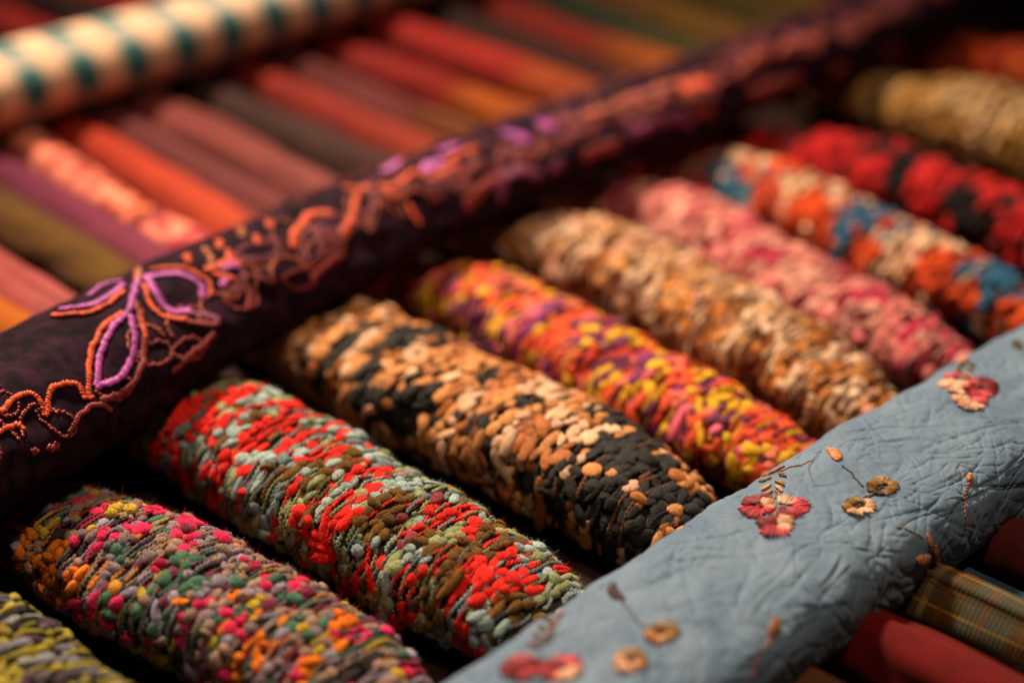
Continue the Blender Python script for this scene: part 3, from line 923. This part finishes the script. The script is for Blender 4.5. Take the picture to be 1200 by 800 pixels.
def cord(name, cloth, pix, width, mat, parent, base, step=.0012, rise=.0007, r=None):
    """couched cord: a row of short satin stitches set across its path"""
    c = cord_points(cloth, pix, step)
    if c is None or len(c[0]) < 3:
        return None
    P, Nn = c
    r = r or rng
    d = np.gradient(P, axis=0)
    d /= np.linalg.norm(d, axis=1)[:, None] + 1e-9
    T = np.cross(Nn, d) + d * .35
    n = len(P)
    w = width / 2 * r.uniform(.85, 1.15, n)
    return stitch_mesh(name, stitches(P + Nn * rise, T, Nn, w, np.full(n, step * .72), np.full(n, min(.0008, width * .3)) * r.uniform(.8, 1.2, n)), base, mat, parent)


# ------------------------------------------------------------------ purple embroidered roll
py_ = np.linspace(-.60, .80, 420)
pxx = np.interp(py_, [-.60, -.40, -.328, -.259, -.18, -.082, .014, .112, .24, .50, .80], [.006, -.003, -.0127, -.029, -.041, -.049, -.052, -.043, -.037, -.022, -.004])
pxx = np.convolve(np.pad(pxx, 15, mode='edge'), np.ones(31) / 31, mode='valid')
pa = np.interp(py_, [-.6, -.328, -.259, -.18, -.082, .014, .24, .8], [.0465, .0461, .0441, .0403, .038, .0345, .0325, .0325])
pb = pa * .685
base = np.array([-.045, 0, .029])
V, q, tr, uv = roll_mesh(np.stack([pxx, py_, 0.029 + pb], 1), np.stack([pa, pb], 1), .05, 96, .035, 71, th0=-2.4, wscale=.035)
m, nt, b = new_mat('purple_black_velvet')
L = nt.links.new
geo = N(nt, 'ShaderNodeNewGeometry')
n1 = N(nt, 'ShaderNodeTexNoise')
n1.inputs['Scale'].default_value = 130
n1.inputs['Detail'].default_value = 7
L(geo.outputs['Position'], n1.inputs['Vector'])
rp = N(nt, 'ShaderNodeValToRGB')
rp.color_ramp.elements[0].position, rp.color_ramp.elements[1].position = .38, .68
rp.color_ramp.elements[0].color = (*lin('#10060e'), 1)
rp.color_ramp.elements[1].color = (*lin('#301428'), 1)
L(n1.outputs['Fac'], rp.inputs[0])
L(rp.outputs[0], b.inputs['Base Color'])
n2 = N(nt, 'ShaderNodeTexNoise')
n2.inputs['Scale'].default_value = 700
n2.inputs['Detail'].default_value = 3
L(geo.outputs['Position'], n2.inputs['Vector'])
bp = N(nt, 'ShaderNodeBump')
bp.inputs['Strength'].default_value = .5
bp.inputs['Distance'].default_value = .0006
L(n2.outputs['Fac'], bp.inputs['Height'])
L(bp.outputs[0], b.inputs['Normal'])
b.inputs['Roughness'].default_value = .8
b.inputs['Specular IOR Level'].default_value = .06
b.inputs['Sheen Weight'].default_value = .02
b.inputs['Sheen Tint'].default_value = (.8, .6, .8, 1)
pur = root('embroidered_scarf', base, 'thick dark purple rolled scarf embroidered with magenta and orange leaves', 'thick scarves laid crosswise over the rows')
body = link('roll', mesh_np('roll', V - base, [q, tr], None, uv), m, pur)
cl = Cloth(V, q, base)
M_MAG = plain_yarn('magenta_thread', lin('#c04cb4'), .45, .5, .1, True)
M_ORG = plain_yarn('orange_thread', lin('#e4500f'), .5, .4, .1, True)
M_RED = plain_yarn('dark_red_thread', lin('#8c1c18'), .5, .4, .1, True)
M_WINE = plain_yarn('wine_thread', lin('#7c1c50'), .5, .4, .1, True)
M_COP = plain_yarn('copper_thread', lin('#a83c18'), .38, .6, .05, True)
M_STEM = plain_yarn('tan_thread', lin('#b86434'), .5, .4, .1, True)
z4 = lambda pts: [(60 + x / 4, 280 + y / 4) for x, y in pts]
zA = lambda pts: [(x / 2.9625, 265 + y / 2.9625) for x, y in pts]
zB = lambda pts: [(400 + x / 2.9625, y / 2.9625) for x, y in pts]
zC = lambda pts: [(800 + x / 2.9625, y / 2.9625) for x, y in pts]
cords = [
    ('leaf_outline', z4([(405, 200), (385, 270), (365, 340), (300, 400), (250, 480), (220, 580), (208, 700), (270, 680), (335, 645), (370, 560), (388, 470), (375, 390), (365, 345)]), .0038, M_MAG),
    ('leaf_outline', z4([(335, 350), (250, 400), (195, 500), (170, 600), (172, 710), (190, 760)]), .0034, M_ORG),
    ('leaf_outline', z4([(395, 300), (420, 380), (436, 490), (425, 590), (390, 670), (310, 730), (220, 760)]), .0036, M_RED),
    ('leaf_outline', z4([(408, 330), (425, 400), (436, 480)]), .0030, M_ORG),
    ('leaf_outline', z4([(445, 180), (480, 245), (515, 305), (575, 350), (650, 340)]), .0046, M_MAG),
    ('leaf_outline', z4([(450, 185), (520, 172), (600, 168), (670, 195), (715, 235), (705, 285)]), .0046, M_MAG),
    ('leaf_outline', z4([(432, 220), (455, 310), (515, 365), (585, 383), (640, 378)]), .0034, M_ORG),
    ('leaf_outline', z4([(470, 150), (540, 143), (620, 140), (700, 175), (748, 215), (742, 275)]), .0028, M_ORG),
    ('leaf_tail', z4([(650, 350), (720, 365), (790, 382)]), .0050, M_WINE),
    ('leaf_tail', z4([(640, 392), (720, 405), (790, 395)]), .0034, M_RED),
    ('leaf_outline', z4([(338, 205), (260, 215), (210, 245), (170, 275)]), .0034, M_MAG),
    ('leaf_outline', z4([(335, 220), (280, 270), (200, 312), (110, 328), (30, 338)]), .0042, M_MAG),
    ('leaf_outline', z4([(335, 250), (270, 310), (180, 350), (60, 362), (-10, 368)]), .0030, M_ORG),
    ('stem', z4([(440, 100), (415, 145), (405, 200)]), .0045, M_STEM),
    ('scalloped_cord', zA([(5, 650), (40, 605), (95, 582), (135, 600), (150, 655), (160, 660), (163, 610), (180, 560), (230, 545), (272, 555), (292, 610)]), .0032, M_ORG),
    ('scalloped_cord', zA([(-10, 722), (25, 700), (55, 685), (82, 705)]), .0030, M_ORG),
    ('scalloped_cord', zA([(235, 720), (270, 655), (320, 622), (365, 625), (385, 650)]), .0030, M_RED),
    ('scalloped_cord', z4([(560, 620), (610, 575), (660, 530), (720, 490), (760, 440)]), .0034, M_RED),
    ('scalloped_cord', zA([(170, 770), (200, 760)]), .0042, M_RED),
    ('scalloped_cord', zA([(110, 790), (130, 770)]), .0036, M_RED),
    ('bud_outline', z4([(720, 150), (770, 135), (830, 105), (900, 130)]), .0042, M_ORG),
    ('bud_outline', z4([(760, 160), (800, 185), (860, 190)]), .0034, M_ORG),
    ('bud_outline', z4([(810, 140), (850, 128), (870, 140)]), .0046, M_MAG),
    ('bud_outline', z4([(790, 220), (815, 205), (830, 195)]), .0046, M_MAG),
    ('bud_outline', zA([(860, 210), (870, 250), (860, 290)]), .0040, M_RED),
    ('scalloped_cord', zA([(1010, 75), (1020, 30), (1045, 0), (1070, -35), (1110, -45), (1150, -40)]), .0050, M_ORG),
    ('scalloped_cord', zA([(1080, 190), (1100, 160), (1150, 120), (1190, 95)]), .0042, M_RED),
    ('scalloped_cord', zA([(1190, 30), (1210, -10), (1225, -40), (1230, -70)]), .0044, M_ORG),
]
cords += [('scalloped_cord', zB(p), .0036, M_ORG) for p in ([(40, 740), (50, 690), (60, 670)], [(10, 655), (60, 660), (110, 650)], [(135, 645), (165, 680), (190, 690)],
          [(150, 660), (200, 640), (250, 600), (290, 610)], [(300, 625), (360, 600), (410, 575)], [(370, 570), (400, 540), (470, 520)], [(230, 720), (250, 750), (270, 780)])]
cords += [('petal_stitching', zB(p), w * .75, M_MAG) for p, w in (([(60, 545), (130, 550)], .008), ([(150, 600), (200, 565)], .010), ([(300, 480), (380, 455)], .010), ([(350, 530), (410, 510)], .008), ([(280, 590), (345, 565)], .011),
          ([(510, 405), (575, 420)], .011), ([(570, 465), (640, 490)], .011), ([(690, 430), (740, 450)], .012))]
cords += [('petal_stitching', zB(p), w * .75, M_WINE) for p, w in (([(545, 690), (560, 620), (620, 592), (690, 612)], .010), ([(720, 590), (770, 560)], .010), ([(990, 480), (1080, 430), (1185, 400)], .011), ([(1185, 430), (1230, 410)], .010))]
cords += [('scalloped_cord', zB(p), .008, M_RED) for p in ([(430, 720), (480, 660), (540, 620)], [(840, 540), (900, 520), (960, 500)])]
cords += [('ladder_stitch', zB([(835, 412), (920, 385), (1000, 350), (1090, 318), (1190, 288)]), .0065, M_COP), ('ladder_stitch', zC([(-5, 310), (40, 295), (90, 285)]), .010, M_ORG)]
cords += [('loop_stitch', zC(p), .006, M_COP) for p in ([(200, 250), (225, 220)], [(240, 215), (265, 180), (290, 200)], [(330, 200), (355, 165), (380, 150)], [(390, 155), (430, 140), (480, 155)], [(560, 120), (600, 105)])]
cords += [('loop_stitch', zC(p), .008, M_RED) for p in ([(235, 325), (290, 310), (340, 290)], [(350, 285), (400, 275)], [(510, 245), (560, 240)], [(40, 395), (100, 385)], [(700, 180), (740, 170)])]
# small orange tassel stitches on the crown of the roll
for i, (tx, ty) in enumerate([(505, 45), (545, 70), (590, 35), (625, 85), (670, 60), (700, 95), (745, 20), (800, 45), (560, 110), (640, 120), (840, -10), (770, -30)]):
    cords.append(('tassel_stitch', zA([(tx + 90, ty - 5), (tx + 96, ty + 22)]), .0040, M_ORG if i % 3 else M_STEM))
for nm, pts, w, mm in cords:
    cord(nm, cl, pts, w, mm, pur, base, step=.0014 if w < .006 else .0024, rise=.0009)


def on_roll(y, ang):
    c0 = np.array([np.interp(y, py_, pxx), y, 0.029 + np.interp(y, py_, pb)])
    a_, b_ = np.interp(y, py_, pa), np.interp(y, py_, pb)
    return cl.near(c0 + np.array([a_ * math.cos(ang), 0, b_ * math.sin(ang)]) * 1.03)


def roll_cord(name, uvs, width, mat):
    """cord through (y, distance round the roll from its crown in metres) points"""
    uvs = np.array(uvs)
    d_ = np.concatenate([[0], np.cumsum(np.linalg.norm(np.diff(uvs, axis=0), axis=1))])
    st = .0016
    q_ = np.arange(0, d_[-1], st)
    if len(q_) < 3:
        return
    uu, vv = np.interp(q_, d_, uvs[:, 0]), np.interp(q_, d_, uvs[:, 1])
    uu, vv = uu + rng.normal(size=len(uu)) * .0003, vv + rng.normal(size=len(uu)) * .0003
    hp = [on_roll(u_, math.pi / 2 - v_ / .036) for u_, v_ in zip(uu, vv)]
    P, Nn = np.array([a for a, _ in hp]), np.array([c for _, c in hp])
    d = np.gradient(P, axis=0)
    T = np.cross(Nn, d / (np.linalg.norm(d, axis=1)[:, None] + 1e-9)) + d * 200
    n = len(P)
    stitch_mesh(name, stitches(P + Nn * .0005, T, Nn, width / 2 * rng.uniform(.8, 1.2, n), np.full(n, st * .68), np.full(n, .0007) * rng.uniform(.7, 1.3, n)), base, mat, pur)


def arch(u0, v0, w_, h_, n=9):
    t_ = np.linspace(0, math.pi, n)
    return [(u0 + w_ * (.5 - .5 * math.cos(t)), v0 - h_ * math.sin(t) ** .8) for t in t_]


def loop(u0, v0, ang, ln, wd, n=15):
    t_ = np.linspace(0, 2 * math.pi, n)
    r_ = [((1 - math.cos(t)) / 2 * ln, math.sin(t) * wd * (math.sin(t / 2) ** .6)) for t in t_]
    return [(u0 + a * math.cos(ang) - b * math.sin(ang), v0 + a * math.sin(ang) + b * math.cos(ang)) for a, b in r_]


# scalloped copper edging along the front of the roll and along its back shoulder
for y0 in np.arange(-.40, .46, .026):
    if not -.345 < y0 < -.27:
        roll_cord('scalloped_cord', arch(y0, .034 + rng.normal() * .002, .022, .011 + rng.normal() * .001), .0019, M_COP if rng.random() < .7 else M_RED)
    if y0 > -.17:
        roll_cord('scalloped_cord', arch(y0 + .01, -.008 + rng.normal() * .002, .020, .009 + rng.normal() * .001), .0015, M_RED if rng.random() < .5 else M_COP)
# repeating flower sprays
for k, y0 in enumerate(np.arange(-.175, .47, .052)):
    v0 = .010 + .006 * math.sin(k * 2.1)
    for ang, ln in ((.4, .026), (2.2, .024), (1.35, .022))[:2 + k % 2]:
        ang += rng.normal() * .15
        roll_cord('leaf_outline', loop(y0, v0, ang, ln, .0055), .0018, M_WINE)
        roll_cord('leaf_outline', loop(y0, v0, ang, ln + .004, .0085), .0013, M_COP if rng.random() < .6 else M_RED)
    roll_cord('vine', [(y0 + .004 * math.sin(t * 4), v0 + .006 + .016 * t) for t in np.linspace(0, 1, 7)], .0016, M_RED)
    roll_cord('vine', [(y0 + .052 * t, v0 + .012 * math.sin(t * 6.28) + .004) for t in np.linspace(0, 1, 14)], .0016, M_COP)
# a few more sprays beside the large leaves
for (y0, v0, ang) in ((-.36, .012, .6), (-.365, .004, 2.4), (-.335, .030, .9), (-.235, .022, .5), (-.20, .030, .3), (-.375, .020, 1.2), (-.30, .036, .4), (-.27, .034, .2), (-.25, .040, .3), (-.34, .006, 2.6), (-.16, .036, .4)):
    roll_cord('leaf_outline', loop(y0, v0, ang, .022, .0070), .0017, M_RED)

# ------------------------------------------------------------------ blue crumpled embroidered scarf
LY0, LY1 = -.46, .36
ns_, nt_ = 1700, 380
sy = np.linspace(LY0, LY1, ns_)
th = np.linspace(-.25 * math.pi, 1.25 * math.pi, nt_)
A_, B_ = .0445, .0235
bx = np.interp(sy, [-.46, -.30, -.145, -.064, .014, .15, .36], [.300, .303, .301, .304, .310, .318, .328])
zc = .0125 + B_
c, s_ = np.cos(th), np.sin(th)
e = .66
cxp, czp = np.sign(c) * np.abs(c) ** e * A_, np.sign(s_) * np.abs(s_) ** e * B_
arc = np.concatenate([[0], np.cumsum(np.hypot(np.diff(cxp), np.diff(czp)))])
nxp, nzp = np.gradient(czp, arc), -np.gradient(cxp, arc)
sg = np.sign((nxp * cxp + nzp * czp).sum())
nxp, nzp = nxp * sg, nzp * sg
Sg, Ug = np.meshgrid(sy, arc, indexing='ij')
q2 = np.stack([Sg.ravel(), Ug.ravel()], 1)
wx = Noise(501, 2, .05, 2)(q2).reshape(Sg.shape) * .0009
wy = Noise(502, 2, .05, 2)(q2).reshape(Sg.shape) * .0009
Sw, Uw = Sg + wx, Ug + wy
Hh = Noise(503, 2, .045, 2)(q2).reshape(Sg.shape) * .0004


def crumple(S_, U_, cell, seed):
    """puffy facets with sharp valleys between them (nearest-point domes over a jittered grid)"""
    r = np.random.default_rng(seed)
    gs, gu = S_ / cell + 200.0, U_ / cell + 200.0
    J = r.uniform(0, 1, (512, 512, 2))
    A = r.uniform(0, .35, (512, 512))
    fs, fu = np.floor(gs).astype(int), np.floor(gu).astype(int)
    best = np.full(S_.shape, 9.0)
    for a_ in (-1, 0, 1):
        for b_ in (-1, 0, 1):
            i_, j_ = (fs + a_) % 512, (fu + b_) % 512
            best = np.minimum(best, np.hypot(fs + a_ + J[i_, j_, 0] - gs, fu + b_ + J[i_, j_, 1] - gu) - A[i_, j_])
    return -best


rot = lambda t: (Sw * math.cos(t) + Uw * math.sin(t), (-Sw * math.sin(t) + Uw * math.cos(t)) * 1.7)
for cell, amp_, t, sd_ in ((.021, .0006, .5, 1), (.011, .0006, -.4, 2), (.0055, .0004, 1.0, 3)):
    msk = np.clip(.5 + .7 * Noise(600 + sd_, 2, .06, 2)(q2).reshape(Sg.shape), 0.05, 1.3)
    Hh += crumple(*rot(t), cell, sd_) * amp_ * msk
rc = np.random.default_rng(77)
ds, du = sy[1] - sy[0], arc.max() / (nt_ - 1)
for k in range(3600):
    s0, u0 = rc.uniform(LY0, LY1), rc.uniform(0, arc.max())
    big = rc.random() < .16
    half = rc.uniform(.010, .032) if big else rc.uniform(.003, .012)
    w = rc.uniform(.0005, .0011) if big else rc.uniform(.0004, .0008)
    amp = rc.uniform(.0005, .0012) if big else rc.uniform(.00025, .0008)
    ang = rc.normal() * .55 + (0.9 if rc.random() < .5 else -.35)
    R_ = half + w * 4
    i0, i1 = max(0, int((s0 - R_ - LY0) / ds)), min(ns_, int((s0 + R_ - LY0) / ds) + 1)
    j0, j1 = max(0, np.searchsorted(arc, u0 - R_)), min(nt_, np.searchsorted(arc, u0 + R_))
    if i1 - i0 < 2 or j1 - j0 < 2:
        continue
    a = Sw[i0:i1, j0:j1] - s0
    bq = Uw[i0:i1, j0:j1] - u0
    t_ = a * math.cos(ang) + bq * math.sin(ang)
    d = -a * math.sin(ang) + bq * math.cos(ang) + t_ ** 2 * rc.normal() * 6
    win = np.clip(1 - (t_ / half) ** 2, 0, 1)
    if rc.random() < .88:
        Hh[i0:i1, j0:j1] += -amp * win * np.exp(-np.abs(d) / w)
    else:
        Hh[i0:i1, j0:j1] += amp * 1.3 * win * (d / w) * np.exp(-np.abs(d) / w)
VX = bx[:, None] + cxp[None] + nxp[None] * Hh
VZ = zc + czp[None] + nzp[None] * Hh
slope = Noise(504, 1, .3, 1)(sy[:, None])[:, None] * .0012
V = np.stack([VX, Sg, VZ + slope], -1).reshape(-1, 3)
i = np.arange(ns_ * nt_).reshape(ns_, nt_)
q = np.stack([i[:-1, :-1], i[1:, :-1], i[1:, 1:], i[:-1, 1:]], -1).reshape(-1, 4)
# plain underside
und = np.stack([i[:-1, -1], i[1:, -1], i[1:, 0], i[:-1, 0]], -1)
base = np.array([.31, -.10, .0125])
m, nt, b = new_mat('crinkled_blue_taffeta')
L = nt.links.new
geo = N(nt, 'ShaderNodeNewGeometry')
n1 = N(nt, 'ShaderNodeTexNoise')
n1.inputs['Scale'].default_value = 35
n1.inputs['Detail'].default_value = 6
L(geo.outputs['Position'], n1.inputs['Vector'])
rp = N(nt, 'ShaderNodeValToRGB')
rp.color_ramp.elements[0].position, rp.color_ramp.elements[1].position = .3, .75
rp.color_ramp.elements[0].color = (*lin('#586f8a'), 1)
rp.color_ramp.elements[1].color = (*lin('#70879e'), 1)
L(n1.outputs['Fac'], rp.inputs[0])
L(rp.outputs[0], b.inputs['Base Color'])
n2 = N(nt, 'ShaderNodeTexNoise')
n2.inputs['Scale'].default_value = 220
n2.inputs['Detail'].default_value = 8
n2.inputs['Roughness'].default_value = .65
n2.inputs['Distortion'].default_value = 1.0
L(geo.outputs['Position'], n2.inputs['Vector'])
bp = N(nt, 'ShaderNodeBump')
bp.inputs['Strength'].default_value = .35
bp.inputs['Distance'].default_value = .0005
L(n2.outputs['Fac'], bp.inputs['Height'])
vm = N(nt, 'ShaderNodeMapping')
vm.inputs['Rotation'].default_value = (0, 0, .6)
vm.inputs['Scale'].default_value = (1.0, 1.9, 1.0)
L(geo.outputs['Position'], vm.inputs[0])
nd = N(nt, 'ShaderNodeTexNoise')
nd.inputs['Scale'].default_value = 60
L(vm.outputs[0], nd.inputs['Vector'])
ad = N(nt, 'ShaderNodeVectorMath', operation='MULTIPLY_ADD')
L(nd.outputs['Color'], ad.inputs[0])
ad.inputs[1].default_value = (.008, .008, .008)
L(vm.outputs[0], ad.inputs[2])
vo = N(nt, 'ShaderNodeTexVoronoi', feature='DISTANCE_TO_EDGE')
vo.inputs['Scale'].default_value = 105
L(ad.outputs[0], vo.inputs['Vector'])
vr = N(nt, 'ShaderNodeMapRange')
vr.inputs['From Max'].default_value = .16
L(vo.outputs['Distance'], vr.inputs['Value'])
bp3 = N(nt, 'ShaderNodeBump')
bp3.inputs['Strength'].default_value = .18
bp3.inputs['Distance'].default_value = .0007
L(vr.outputs[0], bp3.inputs['Height'])
L(bp.outputs[0], bp3.inputs['Normal'])
L(bp3.outputs[0], b.inputs['Normal'])
b.inputs['Roughness'].default_value = .62
b.inputs['Specular IOR Level'].default_value = .16
b.inputs['Sheen Weight'].default_value = .08
blu = root('embroidered_scarf', base, 'crinkled grey blue scarf embroidered with small red and gold flowers', 'thick scarves laid crosswise over the rows')
link('roll', mesh_np('roll', V - base, [q, und]), m, blu)
cl = Cloth(V, q, base)
TH = {n: plain_yarn(n + '_embroidery', lin(c), .5, .4, .1, True) for n, c in dict(crimson='#8c1428', red='#c42c40', pink='#e05868', cream='#eab694', gold='#b4843c', ochre='#8c6424', brown='#4c3020', peach='#d8905c', rust='#a85c30', olive='#6c5c2c').items()}


def satin(name, px, py, tx, ty, length, width, mat, parent, n=11, taper=.5, dome=.0012, curve=0.0):
    """a satin-stitched petal or leaf: parallel threads across the axis that points to pixel (tx, ty)"""
    a = cl.at(px, py)
    bq = cl.at(tx, ty)
    if a is None or bq is None:
        return None
    P, n0 = a
    ax = bq[0] - P
    ax -= (ax @ n0) * n0
    ax /= np.linalg.norm(ax) + 1e-9
    sd = np.cross(n0, ax)
    C, T, Nn, Ls, Ws, Hs = [], [], [], [], [], []
    for k in range(n):
        f = (k + .5) / n * 2 - 1
        w = width / 2 * math.sqrt(max(.06, 1 - abs(f) ** 2.2)) * (1 - taper * .5 * (f + 1) * .5)
        p = P + ax * f * length / 2 + sd * curve * (f * f - .5)
        p, nn = cl.near(p)
        nn = n0 * .7 + nn * .3
        nn /= np.linalg.norm(nn)
        C.append(p + nn * (dome * (1 - f * f * .7) * .6 + .0003))
        T.append(sd + ax * (.25 + rng.normal() * .06))
        Nn.append(nn)
        Ls.append(w * rng.uniform(.92, 1.08))
        Ws.append(length / n * .50)
        Hs.append(dome * .45 + .0004)
    return stitch_mesh(name, stitches(C, T, Nn, Ls, Ws, Hs), base, mat, parent)


def blossom(cx, cy_, petals, size=.0085, centre='crimson'):
    h = cl.at(cx, cy_)
    if h is None:
        return
    k = 7
    C, T, Nn = [], [], []
    for i_ in range(k):
        p = h[0] + .0012 * np.array([math.cos(i_ * 6.28 / k), math.sin(i_ * 6.28 / k), 0]) * (i_ > 0)
        p, nn = cl.near(p)
        C.append(p + h[1] * .0006), T.append([1, .3, 0]), Nn.append(h[1])
    o = stitch_mesh('embroidered_blossom', stitches(C, T, Nn, [.0007] * k, [.0006] * k, [.0007] * k), base, TH[centre], blu)
    for (x, y, cname, sz) in petals:
        hp = cl.at(x, y)
        if hp is None:
            continue
        P, n0 = hp
        ax = P - h[0]
        ax -= (ax @ n0) * n0
        ax /= np.linalg.norm(ax) + 1e-9
        sd = np.cross(n0, ax)
        C, T, Nn, Ls, Ws, Hs = [], [], [], [], [], []
        m_ = 10
        wd = size * sz * .55
        for t_ in np.linspace(-1, 1, m_) + rng.normal(size=m_) * .03:
            ln = size * sz * .5 * (1 - .38 * t_ * t_) * rng.uniform(.88, 1.1)
            p = P + sd * t_ * wd + ax * (ln - size * sz * .5) * .5
            p, nn = cl.near(p)
            nn = n0 * .6 + nn * .4
            nn /= np.linalg.norm(nn)
            C.append(p + nn * (.0008 * (1 - .6 * t_ * t_) + .0002)), T.append(ax + sd * t_ * .55), Nn.append(nn)
            Ls.append(ln), Ws.append(wd / m_ * 1.05), Hs.append(.0008)
        stitch_mesh('petal', stitches(C, T, Nn, Ls, Ws, Hs), base, TH[cname], o)


blossom(890, 594, [(882, 588, 'crimson', .95), (893, 584, 'crimson', .8), (880, 601, 'red', 1.05), (900, 591, 'cream', .8), (898, 600, 'red', .7)])
blossom(917, 597, [(924, 588, 'cream', .95), (938, 592, 'pink', 1.05), (933, 601, 'red', 1.0), (920, 602, 'crimson', .8)])
blossom(910, 612, [(897, 615, 'crimson', .95), (906, 609, 'crimson', .7), (908, 624, 'red', 1.15), (920, 612, 'cream', 1.0), (917, 621, 'cream', .8)])
blossom(1118, 452, [(1110, 450, 'cream', 1.0), (1117, 441, 'pink', .7), (1126, 453, 'cream', 1.0), (1119, 460, 'cream', .7)], size=.0095)
blossom(1146, 455, [(1137, 449, 'red', .9), (1151, 448, 'crimson', 1.1), (1161, 455, 'crimson', .95), (1147, 463, 'red', 1.0), (1136, 458, 'red', .8)], size=.0095)
blossom(1139, 468, [(1128, 470, 'cream', 1.05), (1134, 477, 'cream', .8), (1148, 471, 'pink', 1.0), (1143, 477, 'cream', .7)], size=.0090)
blossom(611, 783, [(601, 779, 'crimson', 1.0), (611, 774, 'red', 1.0), (623, 779, 'crimson', 1.0), (603, 791, 'crimson', 1.0), (619, 790, 'red', 1.0)], size=.0085)
blossom(654, 785, [(645, 779, 'crimson', 1.0), (658, 776, 'red', .8), (670, 777, 'pink', 1.0), (672, 788, 'cream', .9), (660, 793, 'cream', .9), (645, 792, 'red', .9)], size=.0085)
blossom(1031, 573, [(1021, 571, 'ochre', .8), (1027, 566, 'ochre', .9), (1037, 564, 'gold', .9), (1046, 569, 'gold', .8), (1042, 577, 'ochre', .8), (1030, 579, 'brown', .6)], size=.0068, centre='brown')
blossom(1007, 594, [(993, 596, 'gold', .8), (998, 589, 'ochre', .9), (1009, 588, 'ochre', .8), (1019, 592, 'cream', .9), (1014, 600, 'cream', .9), (1002, 601, 'cream', .8)], size=.0068, centre='brown')
blossom(776, 742, [(764, 747, 'peach', .9), (768, 738, 'ochre', .8), (780, 735, 'gold', .9), (789, 738, 'gold', .8), (782, 748, 'gold', .9), (772, 751, 'cream', .7)], size=.0068, centre='brown')
blossom(738, 774, [(727, 777, 'cream', .9), (734, 767, 'gold', .9), (746, 765, 'gold', .8), (752, 774, 'gold', .8), (744, 782, 'peach', .9), (732, 785, 'cream', .8)], size=.0068, centre='brown')
# leaves
satin('leaf', 977, 533, 967, 520, .0160, .0072, TH['peach'], blu, 14, .6, curve=.001)
satin('leaf', 722, 694, 714, 680, .0150, .0062, TH['brown'], blu, 13, .6, curve=-.0022)
satin('leaf', 1081, 655, 1072, 655, .0100, .0060, TH['peach'], blu, 11, .4)
satin('leaf', 1096, 648, 1093, 635, .0105, .0050, TH['rust'], blu, 10, .4, curve=-.0015)
satin('leaf', 1088, 632, 1085, 624, .0060, .0028, TH['peach'], blu, 7, .4)
satin('leaf', 906, 734, 911, 722, .0110, .0050, TH['rust'], blu, 10, .4, curve=.0015)
satin('leaf', 1192, 404, 1186, 397, .0110, .0056, TH['olive'], blu, 10, .5)
satin('leaf', 1136, 560, 1139, 553, .0050, .0036, TH['peach'], blu, 7, .3)
# pairs of gold leaflets over the blossoms
for pts, cs, sz in (([(901, 556), (917, 557), (897, 564), (914, 566), (898, 572), (913, 573), (900, 579), (912, 580), (914, 550)], ['ochre', 'ochre', 'ochre', 'gold', 'peach', 'cream', 'gold', 'gold', 'rust'], .0062),
                    ([(1122, 436), (1136, 433), (1126, 430), (1138, 427), (1130, 424), (1133, 440)], ['ochre', 'ochre', 'olive', 'olive', 'gold', 'gold'], .0066),
                    ([(656, 722), (642, 726), (648, 734), (634, 736), (643, 744), (629, 747), (638, 754), (625, 756)], ['rust', 'olive', 'rust', 'ochre', 'rust', 'ochre', 'olive', 'rust'], .0062)):
    for k, ((x, y), cn_) in enumerate(zip(pts, cs)):
        satin('leaflet', x, y, x + 6, y + (4 if k % 2 else -3), sz, .0026, TH[cn_], blu, 9, .4, dome=.0007)
# stems and stitched dots
cord('stem', cl, [(986, 545), (996, 553), (1006, 564), (1013, 571)], .0010, TH['brown'], blu, base, step=.0011, rise=.0003)
cord('stem', cl, [(1015, 583), (1021, 579), (1027, 577)], .0016, TH['brown'], blu, base, step=.0011, rise=.0003)
cord('stem', cl, [(903, 556), (918, 551), (935, 546), (950, 540)], .0009, TH['rust'], blu, base, step=.0018, rise=.0003)
cord('stem', cl, [(1136, 562), (1133, 575), (1131, 590), (1130, 606), (1131, 622)], .0009, TH['rust'], blu, base, step=.0022, rise=.0003)
cord('stem', cl, [(727, 705), (738, 715), (748, 728), (760, 738)], .0008, TH['brown'], blu, base, step=.0020, rise=.0002)
cord('stem', cl, [(906, 745), (896, 760), (886, 778), (880, 798)], .0010, TH['rust'], blu, base, step=.0024, rise=.0002)
cord('stem', cl, [(905, 582), (907, 588), (908, 596), (909, 606)], .0014, TH['gold'], blu, base, step=.0012, rise=.0003)
cord('stem', cl, [(1131, 440), (1131, 446), (1130, 454)], .0014, TH['ochre'], blu, base, step=.0012, rise=.0003)
cord('stem', cl, [(1052, 618), (1066, 622), (1078, 626), (1086, 632)], .0009, TH['olive'], blu, base, step=.0016, rise=.0003)
